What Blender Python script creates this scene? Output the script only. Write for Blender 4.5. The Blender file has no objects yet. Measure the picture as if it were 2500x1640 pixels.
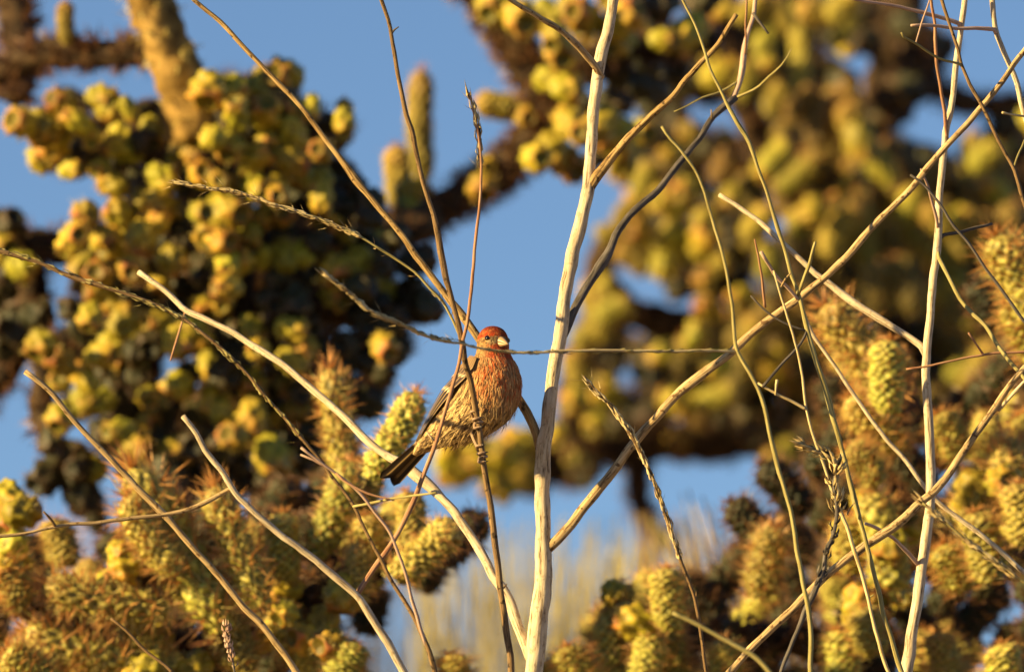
import bpy, math, random
import numpy as np
from mathutils import Vector, Matrix, noise

# ------------------------------------------------------------------ camera, sky, sun, exposure
SC = bpy.context.scene
COL = SC.collection
RAD = math.radians
PITCH = RAD(9.0)
D0 = 6.0                       # metres from lens to the bird
WID = 0.72                     # metres of width in view at the bird
ZC = 2.25
CAM = Vector((0, -D0 * math.cos(PITCH), ZC - D0 * math.sin(PITCH)))
FWD = Vector((0, math.cos(PITCH), math.sin(PITCH)))
UPV = Vector((0, -math.sin(PITCH), math.cos(PITCH)))
RGT = Vector((1, 0, 0))
cam = bpy.data.cameras.new('camera')
cam.sensor_width = 36.0
cam.lens = 36.0 * D0 / WID
cam.clip_start = 0.1
cam.clip_end = 3000
cam.dof.use_dof = True
cam.dof.focus_distance = D0
cam.dof.aperture_fstop = 7.6
cam.dof.aperture_blades = 9
cam_o = bpy.data.objects.new('camera', cam)
cam_o.location = CAM
cam_o.rotation_euler = (RAD(90) + PITCH, 0, 0)
COL.objects.link(cam_o)
SC.camera = cam_o

SUN_AZ = 66.0                  # degrees left of straight behind the camera
SUN_EL = 17.0
w = bpy.data.worlds.new('World')
SC.world = w
w.use_nodes = True
nt = w.node_tree
bg = nt.nodes['Background']
sky = nt.nodes.new('ShaderNodeTexSky')
sky.sky_type = 'NISHITA'
sky.sun_disc = False
sky.sun_elevation = RAD(SUN_EL)
sky.sun_rotation = RAD(180 + SUN_AZ)
sky.altitude = 2600
sky.air_density = 1.0
sky.dust_density = 0.1
sky.ozone_density = 3.0
nt.links.new(sky.outputs[0], bg.inputs[0])
bg.inputs[1].default_value = 0.05

to_sun = Vector((-math.sin(RAD(SUN_AZ)) * math.cos(RAD(SUN_EL)), -math.cos(RAD(SUN_AZ)) * math.cos(RAD(SUN_EL)), math.sin(RAD(SUN_EL))))
sl = bpy.data.lights.new('sun', 'SUN')
sl.energy = 5.0
sl.angle = RAD(0.5)
sl.color = (1.0, 0.74, 0.31)
so = bpy.data.objects.new('sun', sl)
so.rotation_euler = (-to_sun).to_track_quat('-Z', 'Y').to_euler()
so.location = (-3, -3, 6)
COL.objects.link(so)
SC.view_settings.view_transform = 'Standard'
SC.view_settings.look = 'None'
SC.view_settings.exposure = 1.36
SC.view_settings.gamma = 1.0
SC.cycles.max_bounces = 6
SC.cycles.diffuse_bounces = 2
SC.cycles.use_denoising = True

rnd = random.Random(7)


def P(x, y, dd=0.0):
    """pixel of the 2500x1640 photograph + metres behind the bird -> world point"""
    d = D0 + dd
    k = WID / D0 / 2500.0
    return CAM + d * (FWD + RGT * ((x - 1250) * k) + UPV * ((820 - y) * k))


def px(dd=0.0):
    return WID / 2500.0 * (D0 + dd) / D0


# ------------------------------------------------------------------ materials
def new_mat(name, rough=0.7, spec=0.3):
    m = bpy.data.materials.new(name)
    m.use_nodes = True
    n = m.node_tree.nodes
    b = n['Principled BSDF']
    b.inputs['Roughness'].default_value = rough
    b.inputs['Specular IOR Level'].default_value = spec
    return m, m.node_tree, b


def N(t, kind, **kw):
    n = t.nodes.new(kind)
    for k, v in kw.items():
        setattr(n, k, v)
    return n


def ramp(t, stops, interp='LINEAR'):
    r = t.nodes.new('ShaderNodeValToRGB')
    e = r.color_ramp.elements
    r.color_ramp.interpolation = interp
    while len(e) < len(stops):
        e.new(0.5)
    for i, (p, c) in enumerate(stops):
        e[i].position = p
        e[i].color = (c[0], c[1], c[2], 1)
    return r


def bark(name, c0, c1, c2, streak=1.0, bump=0.4, blot=None):
    """dry stem: long streaks that follow the stem (UV: u round it, v metres along it)"""
    m, t, b = new_mat(name, 0.75, 0.2)
    uv = N(t, 'ShaderNodeUVMap')
    mp = N(t, 'ShaderNodeMapping')
    mp.inputs['Scale'].default_value = (13.0, 45.0, 1.0)
    t.links.new(uv.outputs[0], mp.inputs[0])
    n1 = N(t, 'ShaderNodeTexNoise')
    n1.inputs['Scale'].default_value = 1.0
    n1.inputs['Detail'].default_value = 5
    n1.inputs['Roughness'].default_value = 0.7
    t.links.new(mp.outputs[0], n1.inputs['Vector'])
    r = ramp(t, [(0.36, c0), (0.46, c1), (0.64, c2)])
    t.links.new(n1.outputs[0], r.inputs[0])
    tc = N(t, 'ShaderNodeTexCoord')
    n2 = N(t, 'ShaderNodeTexNoise')
    n2.inputs['Scale'].default_value = 28.0
    n2.inputs['Detail'].default_value = 4
    t.links.new(tc.outputs['Object'], n2.inputs['Vector'])
    r2 = ramp(t, [(0.35, (0.55, 0.5, 0.45)), (0.6, (1, 1, 1))])
    t.links.new(n2.outputs[0], r2.inputs[0])
    mx = N(t, 'ShaderNodeMixRGB', blend_type='MULTIPLY')
    mx.inputs[0].default_value = 0.4
    t.links.new(r.outputs[0], mx.inputs[1])
    t.links.new(r2.outputs[0], mx.inputs[2])
    last = mx
    if blot:
        n3 = N(t, 'ShaderNodeTexNoise')
        n3.inputs['Scale'].default_value = 260.0
        n3.inputs['Detail'].default_value = 2
        t.links.new(tc.outputs['Object'], n3.inputs['Vector'])
        r3 = ramp(t, [(0.60, (0, 0, 0)), (0.68, (1, 1, 1))])
        t.links.new(n3.outputs[0], r3.inputs[0])
        m3 = N(t, 'ShaderNodeMixRGB')
        m3.inputs[2].default_value = (*blot, 1)
        t.links.new(r3.outputs[0], m3.inputs[0])
        t.links.new(mx.outputs[0], m3.inputs[1])
        last = m3
    t.links.new(last.outputs[0], b.inputs['Base Color'])
    bp = N(t, 'ShaderNodeBump')
    bp.inputs['Strength'].default_value = bump
    bp.inputs['Distance'].default_value = 0.0012
    t.links.new(n1.outputs[0], bp.inputs['Height'])
    t.links.new(bp.outputs[0], b.inputs['Normal'])
    return m


M = {}
M['pale'] = bark('pale_bark', (0.14, 0.085, 0.042), (0.60, 0.47, 0.31), (0.80, 0.68, 0.49), bump=0.7, blot=(0.42, 0.31, 0.2))
M['tan'] = bark('tan_bark', (0.08, 0.045, 0.018), (0.42, 0.28, 0.13), (0.68, 0.50, 0.27), bump=0.7, blot=(0.16, 0.09, 0.04))
M['golden'] = bark('golden_bark', (0.05, 0.026, 0.009), (0.30, 0.18, 0.065), (0.60, 0.42, 0.19), bump=0.8, blot=(0.08, 0.045, 0.018))
M['brown'] = bark('brown_bark', (0.05, 0.028, 0.013), (0.20, 0.12, 0.055), (0.36, 0.23, 0.11), bump=0.8, blot=(0.05, 0.03, 0.015))
M['red'] = bark('reddish_twig', (0.16, 0.05, 0.025), (0.36, 0.17, 0.09), (0.55, 0.36, 0.22))
M['pink'] = bark('pinkish_twig', (0.30, 0.17, 0.12), (0.52, 0.34, 0.26), (0.64, 0.48, 0.38))
M['olive'] = bark('olive_twig', (0.12, 0.09, 0.025), (0.33, 0.27, 0.09), (0.50, 0.43, 0.20))
M['grey'] = bark('grey_twig', (0.03, 0.024, 0.02), (0.09, 0.075, 0.065), (0.20, 0.17, 0.15))
M['straw'] = bark('straw_husk', (0.30, 0.18, 0.07), (0.62, 0.47, 0.22), (0.76, 0.63, 0.38))


def cactus_skin(name, base, top, tip, dark, zmax, bumpd=0.001):
    """flesh coloured along the piece's own length, tubercle crests paler"""
    m, t, b = new_mat(name, 0.55, 0.35)
    tc = N(t, 'ShaderNodeTexCoord')
    oi = N(t, 'ShaderNodeObjectInfo')
    sp = N(t, 'ShaderNodeSeparateXYZ')
    t.links.new(tc.outputs['Object'], sp.inputs[0])
    mr = N(t, 'ShaderNodeMapRange')
    mr.inputs[1].default_value = 0
    mr.inputs[2].default_value = zmax
    t.links.new(sp.outputs[2], mr.inputs[0])
    nz = N(t, 'ShaderNodeTexNoise')
    nz.inputs['Scale'].default_value = 90
    nz.inputs['Detail'].default_value = 3
    t.links.new(tc.outputs['Object'], nz.inputs['Vector'])
    ad = N(t, 'ShaderNodeMath', operation='MULTIPLY_ADD')
    ad.inputs[1].default_value = 0.9
    t.links.new(nz.outputs[0], ad.inputs[0])
    sub = N(t, 'ShaderNodeMath', operation='SUBTRACT')
    sub.inputs[1].default_value = 0.42
    t.links.new(mr.outputs[0], sub.inputs[0])
    t.links.new(sub.outputs[0], ad.inputs[2])
    r = ramp(t, [(0.0, base), (0.5, base), (0.8, top), (1.0, tip)])
    t.links.new(ad.outputs[0], r.inputs[0])
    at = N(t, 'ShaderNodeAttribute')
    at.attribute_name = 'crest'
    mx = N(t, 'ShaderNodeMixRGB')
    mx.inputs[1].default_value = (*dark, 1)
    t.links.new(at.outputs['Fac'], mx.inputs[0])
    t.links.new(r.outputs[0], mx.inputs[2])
    hs = N(t, 'ShaderNodeHueSaturation')
    hv = N(t, 'ShaderNodeMapRange')
    hv.inputs[3].default_value = 0.475
    hv.inputs[4].default_value = 0.515
    t.links.new(oi.outputs['Random'], hv.inputs[0])
    t.links.new(hv.outputs[0], hs.inputs['Hue'])
    mu = N(t, 'ShaderNodeMath', operation='MULTIPLY')
    mu.inputs[1].default_value = 7.31
    fr = N(t, 'ShaderNodeMath', operation='FRACT')
    t.links.new(oi.outputs['Random'], mu.inputs[0])
    t.links.new(mu.outputs[0], fr.inputs[0])
    vv = N(t, 'ShaderNodeMapRange')
    vv.inputs[3].default_value = 0.7
    vv.inputs[4].default_value = 1.25
    t.links.new(fr.outputs[0], vv.inputs[0])
    t.links.new(vv.outputs[0], hs.inputs['Value'])
    t.links.new(mx.outputs[0], hs.inputs['Color'])
    t.links.new(hs.outputs[0], b.inputs['Base Color'])
    bp = N(t, 'ShaderNodeBump')
    bp.inputs['Strength'].default_value = 0.5
    bp.inputs['Distance'].default_value = bumpd
    n2 = N(t, 'ShaderNodeTexNoise')
    n2.inputs['Scale'].default_value = 300
    t.links.new(tc.outputs['Object'], n2.inputs['Vector'])
    t.links.new(n2.outputs[0], bp.inputs['Height'])
    t.links.new(bp.outputs[0], b.inputs['Normal'])
    return m


M['fruit'] = cactus_skin('fruit_skin', (0.44, 0.375, 0.026), (0.56, 0.37, 0.03), (0.58, 0.22, 0.05), (0.13, 0.105, 0.01), 0.034)
M['gjoint'] = cactus_skin('golden_joint_skin', (0.20, 0.135, 0.022), (0.27, 0.18, 0.03), (0.34, 0.20, 0.045), (0.06, 0.04, 0.008), 0.12)
M['yjoint'] = cactus_skin('young_joint_skin', (0.36, 0.31, 0.035), (0.46, 0.36, 0.04), (0.52, 0.34, 0.07), (0.15, 0.13, 0.015), 0.12)
M['shade_fruit'] = cactus_skin('shade_fruit_skin', (0.04, 0.04, 0.013), (0.06, 0.045, 0.015), (0.085, 0.042, 0.02), (0.018, 0.018, 0.008), 0.034)  # dark copy of the fruit skin; shade among the pods put into the colour
M['joint'] = cactus_skin('joint_skin', (0.54, 0.47, 0.085), (0.60, 0.51, 0.10), (0.62, 0.48, 0.12), (0.08, 0.08, 0.013), 0.12)
M['shade_joint'] = cactus_skin('shade_joint_skin', (0.045, 0.048, 0.015), (0.06, 0.06, 0.02), (0.08, 0.065, 0.026), (0.014, 0.016, 0.007), 0.12)  # dark copy of the joint skin, coloured as if standing in shade


def spine_mat(name, c, tr):
    m, t, b = new_mat(name, 0.45, 0.4)
    b.inputs['Base Color'].default_value = (*c, 1)
    tl = N(t, 'ShaderNodeBsdfTranslucent')
    tl.inputs[0].default_value = (*c, 1)
    ms = N(t, 'ShaderNodeMixShader')
    ms.inputs[0].default_value = tr
    out = t.nodes['Material Output']
    t.links.new(b.outputs[0], ms.inputs[1])
    t.links.new(tl.outputs[0], ms.inputs[2])
    t.links.new(ms.outputs[0], out.inputs[0])
    return m


M['spine'] = spine_mat('spine_sheath', (0.66, 0.34, 0.11), 0.35)
M['pale_spine'] = spine_mat('pale_spine_sheath', (0.70, 0.57, 0.20), 0.35)
M['old_spine'] = spine_mat('old_spine', (0.17, 0.08, 0.035), 0.1)  # dead spines on branches; on the dark pods and joints, painted shade


def wood(name, c0, c1, c2):
    m, t, b = new_mat(name, 0.85, 0.15)
    tc = N(t, 'ShaderNodeTexCoord')
    n1 = N(t, 'ShaderNodeTexNoise')
    n1.inputs['Scale'].default_value = 45
    n1.inputs['Detail'].default_value = 6
    t.links.new(tc.outputs['Object'], n1.inputs['Vector'])
    r = ramp(t, [(0.3, c0), (0.5, c1), (0.72, c2)])
    t.links.new(n1.outputs[0], r.inputs[0])
    t.links.new(r.outputs[0], b.inputs['Base Color'])
    bp = N(t, 'ShaderNodeBump')
    bp.inputs['Distance'].default_value = 0.004
    t.links.new(n1.outputs[0], bp.inputs['Height'])
    t.links.new(bp.outputs[0], b.inputs['Normal'])
    return m


M['wood'] = wood('cactus_bark', (0.012, 0.008, 0.006), (0.045, 0.028, 0.016), (0.11, 0.066, 0.032))  # naturally dark bark, lowered further to paint deeper shade
M['gold_wood'] = wood('spiny_cactus_bark', (0.07, 0.04, 0.012), (0.27, 0.165, 0.045), (0.42, 0.27, 0.085))


def ground_mat():
    m, t, b = new_mat('desert_soil', 0.95, 0.1)
    tc = N(t, 'ShaderNodeTexCoord')
    n1 = N(t, 'ShaderNodeTexNoise')
    n1.inputs['Scale'].default_value = 0.6
    n1.inputs['Detail'].default_value = 9
    t.links.new(tc.outputs['Object'], n1.inputs['Vector'])
    r = ramp(t, [(0.3, (0.11, 0.075, 0.045)), (0.6, (0.20, 0.14, 0.085)), (0.8, (0.27, 0.20, 0.13))])
    t.links.new(n1.outputs[0], r.inputs[0])
    t.links.new(r.outputs[0], b.inputs['Base Color'])
    return m


def vcol_mat(name, rough, spec, tint=0.25):
    m, t, b = new_mat(name, rough, spec)
    at = N(t, 'ShaderNodeAttribute')
    at.attribute_name = 'Col'
    tc = N(t, 'ShaderNodeTexCoord')
    n1 = N(t, 'ShaderNodeTexNoise')
    n1.inputs['Scale'].default_value = 900
    t.links.new(tc.outputs['Object'], n1.inputs['Vector'])
    mx = N(t, 'ShaderNodeMixRGB', blend_type='OVERLAY')
    mx.inputs[0].default_value = tint
    t.links.new(at.outputs['Color'], mx.inputs[1])
    t.links.new(n1.outputs[0], mx.inputs[2])
    t.links.new(mx.outputs[0], b.inputs['Base Color'])
    return m


M['feather'] = vcol_mat('feather', 0.8, 0.15)
M['quill'] = vcol_mat('flight_feather', 0.55, 0.3, 0.15)
m_, t_, b_ = new_mat('bill_horn', 0.35, 0.5)
b_.inputs['Base Color'].default_value = (0.42, 0.27, 0.14, 1)
M['bill'] = m_
m_, t_, b_ = new_mat('eye', 0.06, 0.8)
b_.inputs['Base Color'].default_value = (0.006, 0.004, 0.003, 1)
M['eye'] = m_
m_, t_, b_ = new_mat('leg_scale', 0.5, 0.4)
b_.inputs['Base Color'].default_value = (0.30, 0.19, 0.115, 1)
M['leg'] = m_
m_, t_, b_ = new_mat('claw', 0.35, 0.5)
b_.inputs['Base Color'].default_value = (0.05, 0.035, 0.025, 1)
M['claw'] = m_


# ------------------------------------------------------------------ object helpers
def tag(o, label=None, cat=None, group=None, kind=None):
    if label: o['label'] = label
    if cat: o['category'] = cat
    if group: o['group'] = group
    if kind: o['kind'] = kind
    return o


def empty(name, loc):
    o = bpy.data.objects.new(name, None)
    o.empty_display_size = 0.05
    o.location = loc
    COL.objects.link(o)
    return o


def link(o, parent=None, mw=None):
    COL.objects.link(o)
    if mw is not None:
        o.matrix_basis = mw
    if parent is not None:
        o.parent = parent
        o.matrix_parent_inverse = WORLD[parent.name].inverted() if parent.name in WORLD else parent.matrix_basis.inverted()
    WORLD[o.name] = o.matrix_basis.copy()
    return o


WORLD = {}


def mesh_from(name, verts, faces, mats, smooth=True, uvs=None, cols=None, crest=None):
    me = bpy.data.meshes.new(name)
    me.from_pydata([tuple(v) for v in verts], [], faces)
    for m in mats:
        me.materials.append(m)
    if smooth:
        me.polygons.foreach_set('use_smooth', [True] * len(me.polygons))
    if uvs is not None:
        ul = me.uv_layers.new(name='UVMap')
        li = np.zeros(len(me.loops), dtype=np.int32)
        me.loops.foreach_get('vertex_index', li)
        ul.data.foreach_set('uv', np.asarray(uvs, dtype=np.float32)[li].ravel())
    if cols is not None:
        a = me.color_attributes.new('Col', 'FLOAT_COLOR', 'POINT')
        c = np.ones((len(verts), 4), dtype=np.float32)
        c[:, :3] = np.asarray(cols, dtype=np.float32)
        a.data.foreach_set('color', c.ravel())
    if crest is not None:
        a = me.attributes.new('crest', 'FLOAT', 'POINT')
        a.data.foreach_set('value', np.asarray(crest, dtype=np.float32))
    me.update()
    return me


def resample(pts, vals, step):
    """Catmull-Rom through 3-D points; vals are per-point scalars"""
    pts = [Vector(p) for p in pts]
    n = len(pts)
    op, ov = [], []
    for i in range(n - 1):
        p0 = pts[i - 1] if i > 0 else pts[i] * 2 - pts[i + 1]
        p1, p2 = pts[i], pts[i + 1]
        p3 = pts[i + 2] if i + 2 < n else pts[i + 1] * 2 - pts[i]
        k = max(1, int((p2 - p1).length / step))
        for j in range(k):
            t = j / k
            q = 0.5 * ((2 * p1) + (p2 - p0) * t + (2 * p0 - 5 * p1 + 4 * p2 - p3) * t * t + (3 * p1 - p0 - 3 * p2 + p3) * t ** 3)
            op.append(q)
            ov.append(vals[i] * (1 - t) + vals[i + 1] * t)
    op.append(pts[-1].copy())
    ov.append(vals[-1])
    return op, ov


def frames(pts):
    out = []
    up = None
    for i in range(len(pts)):
        a = pts[max(0, i - 1)]
        b = pts[min(len(pts) - 1, i + 1)]
        t = (b - a)
        t = t.normalized() if t.length > 1e-9 else Vector((0, 0, 1))
        if up is None:
            ref = Vector((0, 0, 1)) if abs(t.z) < 0.9 else Vector((0, 1, 0))
            up = (ref - t * ref.dot(t)).normalized()
        else:
            up = (up - t * up.dot(t))
            up = up.normalized() if up.length > 1e-6 else Vector((1, 0, 0))
        out.append((t, up, t.cross(up)))
    return out


def tube_data(pts, rads, seg=9, seed=0, rough=0.10, freq=90.0, knobs=0.0, cap=True):
    fr = frames(pts)
    o = pts[0]
    V, UV, F = [], [], []
    L = 0.0
    off = Vector((seed * 3.7, seed * 1.3, seed * 9.1))
    for i, p in enumerate(pts):
        if i:
            L += (p - pts[i - 1]).length
        t, a, b = fr[i]
        kb = 1.0
        if knobs:
            kn = noise.noise(Vector((L * 22, seed * 5.1, 0)))
            kb = 1.0 + knobs * max(0.0, kn - 0.15) * 2.0
        for j in range(seg + 1):
            th = 2 * math.pi * (j % seg) / seg
            d = a * math.cos(th) + b * math.sin(th)
            nz = noise.noise((p + d * rads[i]) * freq + off)
            V.append(p - o + d * rads[i] * kb * (1 + rough * nz))
            UV.append((j / seg + seed * 0.37, L + seed * 1.7))
    w = seg + 1
    for i in range(len(pts) - 1):
        for j in range(seg):
            F.append((i * w + j, i * w + j + 1, (i + 1) * w + j + 1, (i + 1) * w + j))
    if cap:
        for i, base in ((0, 0), (len(pts) - 1, (len(pts) - 1) * w)):
            c = len(V)
            V.append(pts[i] - o + fr[i][0] * (rads[i] * (0.25 if i else -0.25)))
            UV.append((0.5, 0.0))
            for j in range(seg):
                F.append((base + j, base + j + 1, c) if i else (base + j + 1, base + j, c))
    return V, F, UV


# ------------------------------------------------------------------ the ground
def build_ground():
    n = 60
    xs = [math.copysign(abs(t) ** 3 * 1500, t) for t in np.linspace(-1, 1, n)]
    V, F = [], []
    for y in xs:
        for x in xs:
            d = math.hypot(x, y)
            V.append((x, y, 0.05 * noise.noise(Vector((x * 0.4, y * 0.4, 0))) if d < 200 else 0.0))
    for i in range(n - 1):
        for j in range(n - 1):
            F.append((i * n + j, i * n + j + 1, (i + 1) * n + j + 1, (i + 1) * n + j))
    me = mesh_from('ground', V, F, [ground_mat()])
    link(tag(bpy.data.objects.new('ground', me), kind='structure'))


build_ground()

# ------------------------------------------------------------------ dry stems (measured on the photograph, each at its own distance)
SEED = [0]


def px_path(pts, w0, w1, d0, d1, wm=None):
    """[(x,y)...] -> world points and radii; widths in photo pixels, depth from d0 to d1"""
    n = len(pts)
    acc = [0.0]
    for i in range(1, n):
        acc.append(acc[-1] + math.hypot(pts[i][0] - pts[i - 1][0], pts[i][1] - pts[i - 1][1]))
    tot = acc[-1]
    W, R = [], []
    for i, (x, y) in enumerate(pts):
        t = acc[i] / tot
        dd = d0 + (d1 - d0) * t
        if wm is None:
            wd = w0 + (w1 - w0) * t
        else:
            wd = w0 + (wm - w0) * t * 2 if t < 0.5 else wm + (w1 - wm) * (t - 0.5) * 2
        W.append(P(x, y, dd))
        R.append(max(0.0004, wd * 0.5 * px(dd)))
    return W, R


def to_ground(W, R, foot=None, fat=1.5):
    """continue a stem, whose first point leaves the frame, down to the soil"""
    p, r = W[0], R[0]
    d = (W[0] - W[1]).normalized()
    f = Vector(foot)
    f.z = -0.05
    c1 = f + Vector((0, 0, 0.9))
    c2 = p + d * 0.3
    pts, rr = [], []
    for k in range(24, 0, -1):
        t = k / 24
        q = p * (1 - t) ** 3 + c2 * 3 * t * (1 - t) ** 2 + c1 * 3 * t * t * (1 - t) + f * t ** 3
        pts.append(q)
        rr.append(r * (1 + (fat - 1) * t))
    return pts + W, rr + R


def stem(name, parent, W, R, mat, seg=9, rough=0.14, knobs=0.4, step=0.005, label=None):
    SEED[0] += 1
    p, r = resample(W, R, step)
    Ls = 0.0
    q = []
    for i in range(len(p)):
        if i: Ls += (p[i] - p[i - 1]).length
        k = min(1.0, Ls / 0.02)
        a = Vector((noise.noise(Vector((Ls * 28, SEED[0] * 4.3, 0))), noise.noise(Vector((Ls * 28, SEED[0] * 4.3, 9))), noise.noise(Vector((Ls * 28, SEED[0] * 4.3, 17)))))
        b = Vector((noise.noise(Vector((Ls * 75, SEED[0] * 2.3, 0))), noise.noise(Vector((Ls * 75, SEED[0] * 2.3, 9))), noise.noise(Vector((Ls * 75, SEED[0] * 2.3, 17)))))
        q.append(p[i] + (a * 0.0011 + b * 0.0006) * k)
    V, F, UV = tube_data(q, r, seg, SEED[0], rough, 90.0, knobs)
    me = mesh_from(name, V, F, [M[mat]], uvs=UV)
    o = bpy.data.objects.new(name, me)
    if label: o['label'] = label
    return link(o, parent, Matrix.Translation(p[0]))


def spikelets(name, parent, W, R, mat, n, L, ang=0.35, thick=0.0007, hairs=0):
    """papery scales lying along a grass spike (too small to single out)"""
    p, r = resample(W, R, 0.003)
    fr = frames(p)
    o = p[0]
    V, F = [], []
    rr = random.Random(n + len(p))
    for k in range(n + hairs):
        i = rr.randrange(1, len(p) - 1)
        t, a, b = fr[i]
        th = rr.uniform(0, 2 * math.pi)
        d = a * math.cos(th) + b * math.sin(th)
        hair = k >= n
        le = L * rr.uniform(0.6, 1.3) * (1.3 if hair else 1)
        an = rr.uniform(0.5, 1.0) if hair else ang * rr.uniform(0.3, 1.6)
        tk = thick * (0.35 if hair else rr.uniform(0.7, 1.3))
        dirv = (t * math.cos(an) + d * math.sin(an)).normalized()
        s = t.cross(d).normalized()
        base = p[i] + d * r[i] * 0.55 - o
        mid = base + dirv * le * 0.45 + d * tk
        tip = base + dirv * le
        q = len(V)
        V += [base - s * tk, base + s * tk, mid - s * tk * 1.2, mid + s * tk * 1.2, tip, mid + d * tk * 1.3]
        F += [(q, q + 1, q + 5), (q, q + 5, q + 2), (q + 1, q + 3, q + 5), (q + 2, q + 5, q + 4), (q + 5, q + 3, q + 4), (q, q + 2, q + 3, q + 1)]
    UV = [(0.3, v[2] * 1.0) for v in V]
    me = mesh_from(name, V, F, [M[mat]], uvs=UV)
    ob = bpy.data.objects.new(name, me)
    ob['kind'] = 'stuff'
    return link(ob, parent, Matrix.Translation(o))


def plant(name, base, label, cat='shrub', group=None):
    o = empty(name, base)
    tag(o, label, cat, group)
    WORLD[o.name] = Matrix.Translation(Vector(base))
    return o


# --- main pale shrub
TR = [(1303, 1700), (1303, 1640), (1308, 1560), (1316, 1490), (1326, 1424), (1327, 1360), (1326, 1309), (1325, 1155), (1329, 1090), (1337, 1040), (1350, 934), (1367, 819), (1382, 704),
      (1413, 563), (1436, 461), (1444, 346), (1454, 231), (1466, 154), (1483, 77), (1496, 0), (1504, -60), (1515, -140)]
TW = [47, 46, 46, 46, 44, 42, 37, 38, 38, 34, 32, 33, 33, 31, 32, 28, 30, 32, 27, 26, 24, 16]
FOOT_A = (0.0, 0.05, 0)
sh = plant('dead_shrub', FOOT_A, 'bleached cream dead shrub whose thick stalk rises beside the finch')
dA = 0.035
W = [P(x, y, dA) for x, y in TR]
R = [k * 0.5 * px(dA) for k in TW]
W, R = to_ground(W, R, FOOT_A, 1.5)
stem('trunk', sh, W, R, 'pale', seg=18, rough=0.17, knobs=0.15, step=0.004)


def branch(parent, pts, w0, w1, d0, d1, mat, name='branch', wm=None, seg=9, **kw):
    W, R = px_path(pts, w0, w1, d0, d1, wm)
    return stem(name, parent, W, R, mat, seg=seg, **kw), W, R


branch(sh, [(1468, 190), (1457, 166), (1446, 150), (1415, 115), (1376, 81), (1338, 54), (1300, 31), (1261, 10), (1242, 0), (1190, -30)], 20, 10, dA, -0.03, 'tan', wm=14)
branch(sh, [(1436, 465), (1453, 434), (1473, 407), (1511, 365), (1569, 304), (1646, 231), (1677, 190), (1754, 106), (1800, 37)], 24, 12, dA, 0.0, 'golden', wm=15)
b3, _, _ = branch(sh, [(1374, 822), (1390, 786), (1415, 731), (1453, 669), (1492, 605), (1511, 560), (1549, 513), (1607, 465), (1642, 420), (1677, 377), (1715, 327), (1742, 284), (1773, 257), (1794, 240)],
                  22, 13, dA, 0.14, 'grey', wm=18)
branch(b3, [(1788, 245), (1800, 215), (1815, 165), (1819, 115), (1831, 65), (1840, 31), (1844, 0), (1850, -50)], 13, 9, 0.14, 0.17, 'pink', name='twig')
branch(b3, [(1792, 241), (1838, 219), (1877, 188), (1907, 161), (1932, 123)], 8, 3, 0.14, 0.12, 'olive', name='twig', seg=7)
branch(b3, [(1806, 197), (1761, 223), (1715, 238), (1677, 261), (1646, 273)], 7, 3, 0.145, 0.12, 'olive', name='twig', seg=7)
branch(b3, [(1819, 135), (1821, 90), (1820, 50), (1823, 0), (1824, -40)], 5, 5, 0.15, 0.13, 'red', name='twig', seg=7)
branch(b3, [(1838, 32), (1852, 52), (1875, 82)], 8, 5, 0.155, 0.15, 'grey', name='twig', seg=7)
branch(b3, [(1738, 290), (1737, 275), (1736, 268)], 6, 3, 0.125, 0.12, 'tan', name='twig', seg=6)
branch(sh, [(1330, 1345), (1349, 1328), (1376, 1301), (1453, 1205), (1549, 1082), (1600, 1025), (1638, 977), (1696, 927), (1773, 869), (1831, 815), (1907, 757), (1965, 715), (2023, 669), (2080, 612),
            (2138, 548), (2215, 469), (2292, 377), (2369, 292), (2446, 200), (2500, 127), (2580, 20)], 26, 13, dA, -0.02, 'tan', wm=19, seg=10)
branch(sh, [(1326, 1150), (1318, 1085), (1311, 1059), (1300, 1036), (1286, 1008), (1271, 984), (1230, 915), (1190, 858), (1160, 815), (1146, 795), (1127, 769), (1088, 719), (1031, 642), (992, 590), (954, 540),
            (896, 469), (832, 392), (769, 307), (711, 234), (653, 173), (596, 115), (538, 54), (492, 15), (473, 0), (420, -60)], 24, 11, dA, 0.07, 'golden', wm=15, seg=10)
b6, _, _ = branch(sh, [(1300, 1615), (1284, 1578), (1261, 1520), (1242, 1463), (1204, 1405), (1184, 1359), (1146, 1301), (1107, 1248), (1069, 1205), (1031, 1171), (992, 1140), (946, 1113), (898, 1076),
                       (846, 1023), (769, 954), (692, 892), (615, 842), (538, 796), (461, 761), (404, 711), (338, 665)], 26, 13, dA, 0.16, 'pale', wm=19, seg=10)
branch(b6, [(452, 760), (438, 811), (425, 850), (415, 880)], 5, 4, 0.15, 0.14, 'red', name='twig', seg=6)

# --- the stalk the finch grips
def P_dd(y):
    return -0.033


PW = [(1255, 1700), (1248, 1640), (1242, 1578), (1230, 1501), (1219, 1424), (1211, 1347), (1204, 1271), (1188, 1184), (1176, 1105), (1168, 1040), (1162, 1014), (1148, 929), (1136, 873), (1127, 831), (1112, 765),
      (1096, 704), (1077, 612), (1061, 542), (1038, 461), (1023, 404), (1008, 334), (984, 242), (969, 161), (954, 69), (931, 0), (915, -70)]
FOOT_P = (-0.03, 0.0, 0)
pk = plant('dead_stalk', FOOT_P, 'thin brown dead stalk gripped by the feet of the finch', 'stalk')
Wp = [P(x, y, -0.033 - 0.00013 * max(0, min(200, 1014 - y)) - 0.00002 * max(0, 814 - y)) for x, y in PW]
Rp = [(17 - 7.5 * max(0, min(1, (1640 - y) / 1640))) * 0.5 * px(0) for x, y in PW]
W, R = to_ground(Wp, Rp, FOOT_P, 1.4)
stem('main_stem', pk, W, R, 'brown', seg=11, rough=0.12, knobs=0.3)
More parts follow.
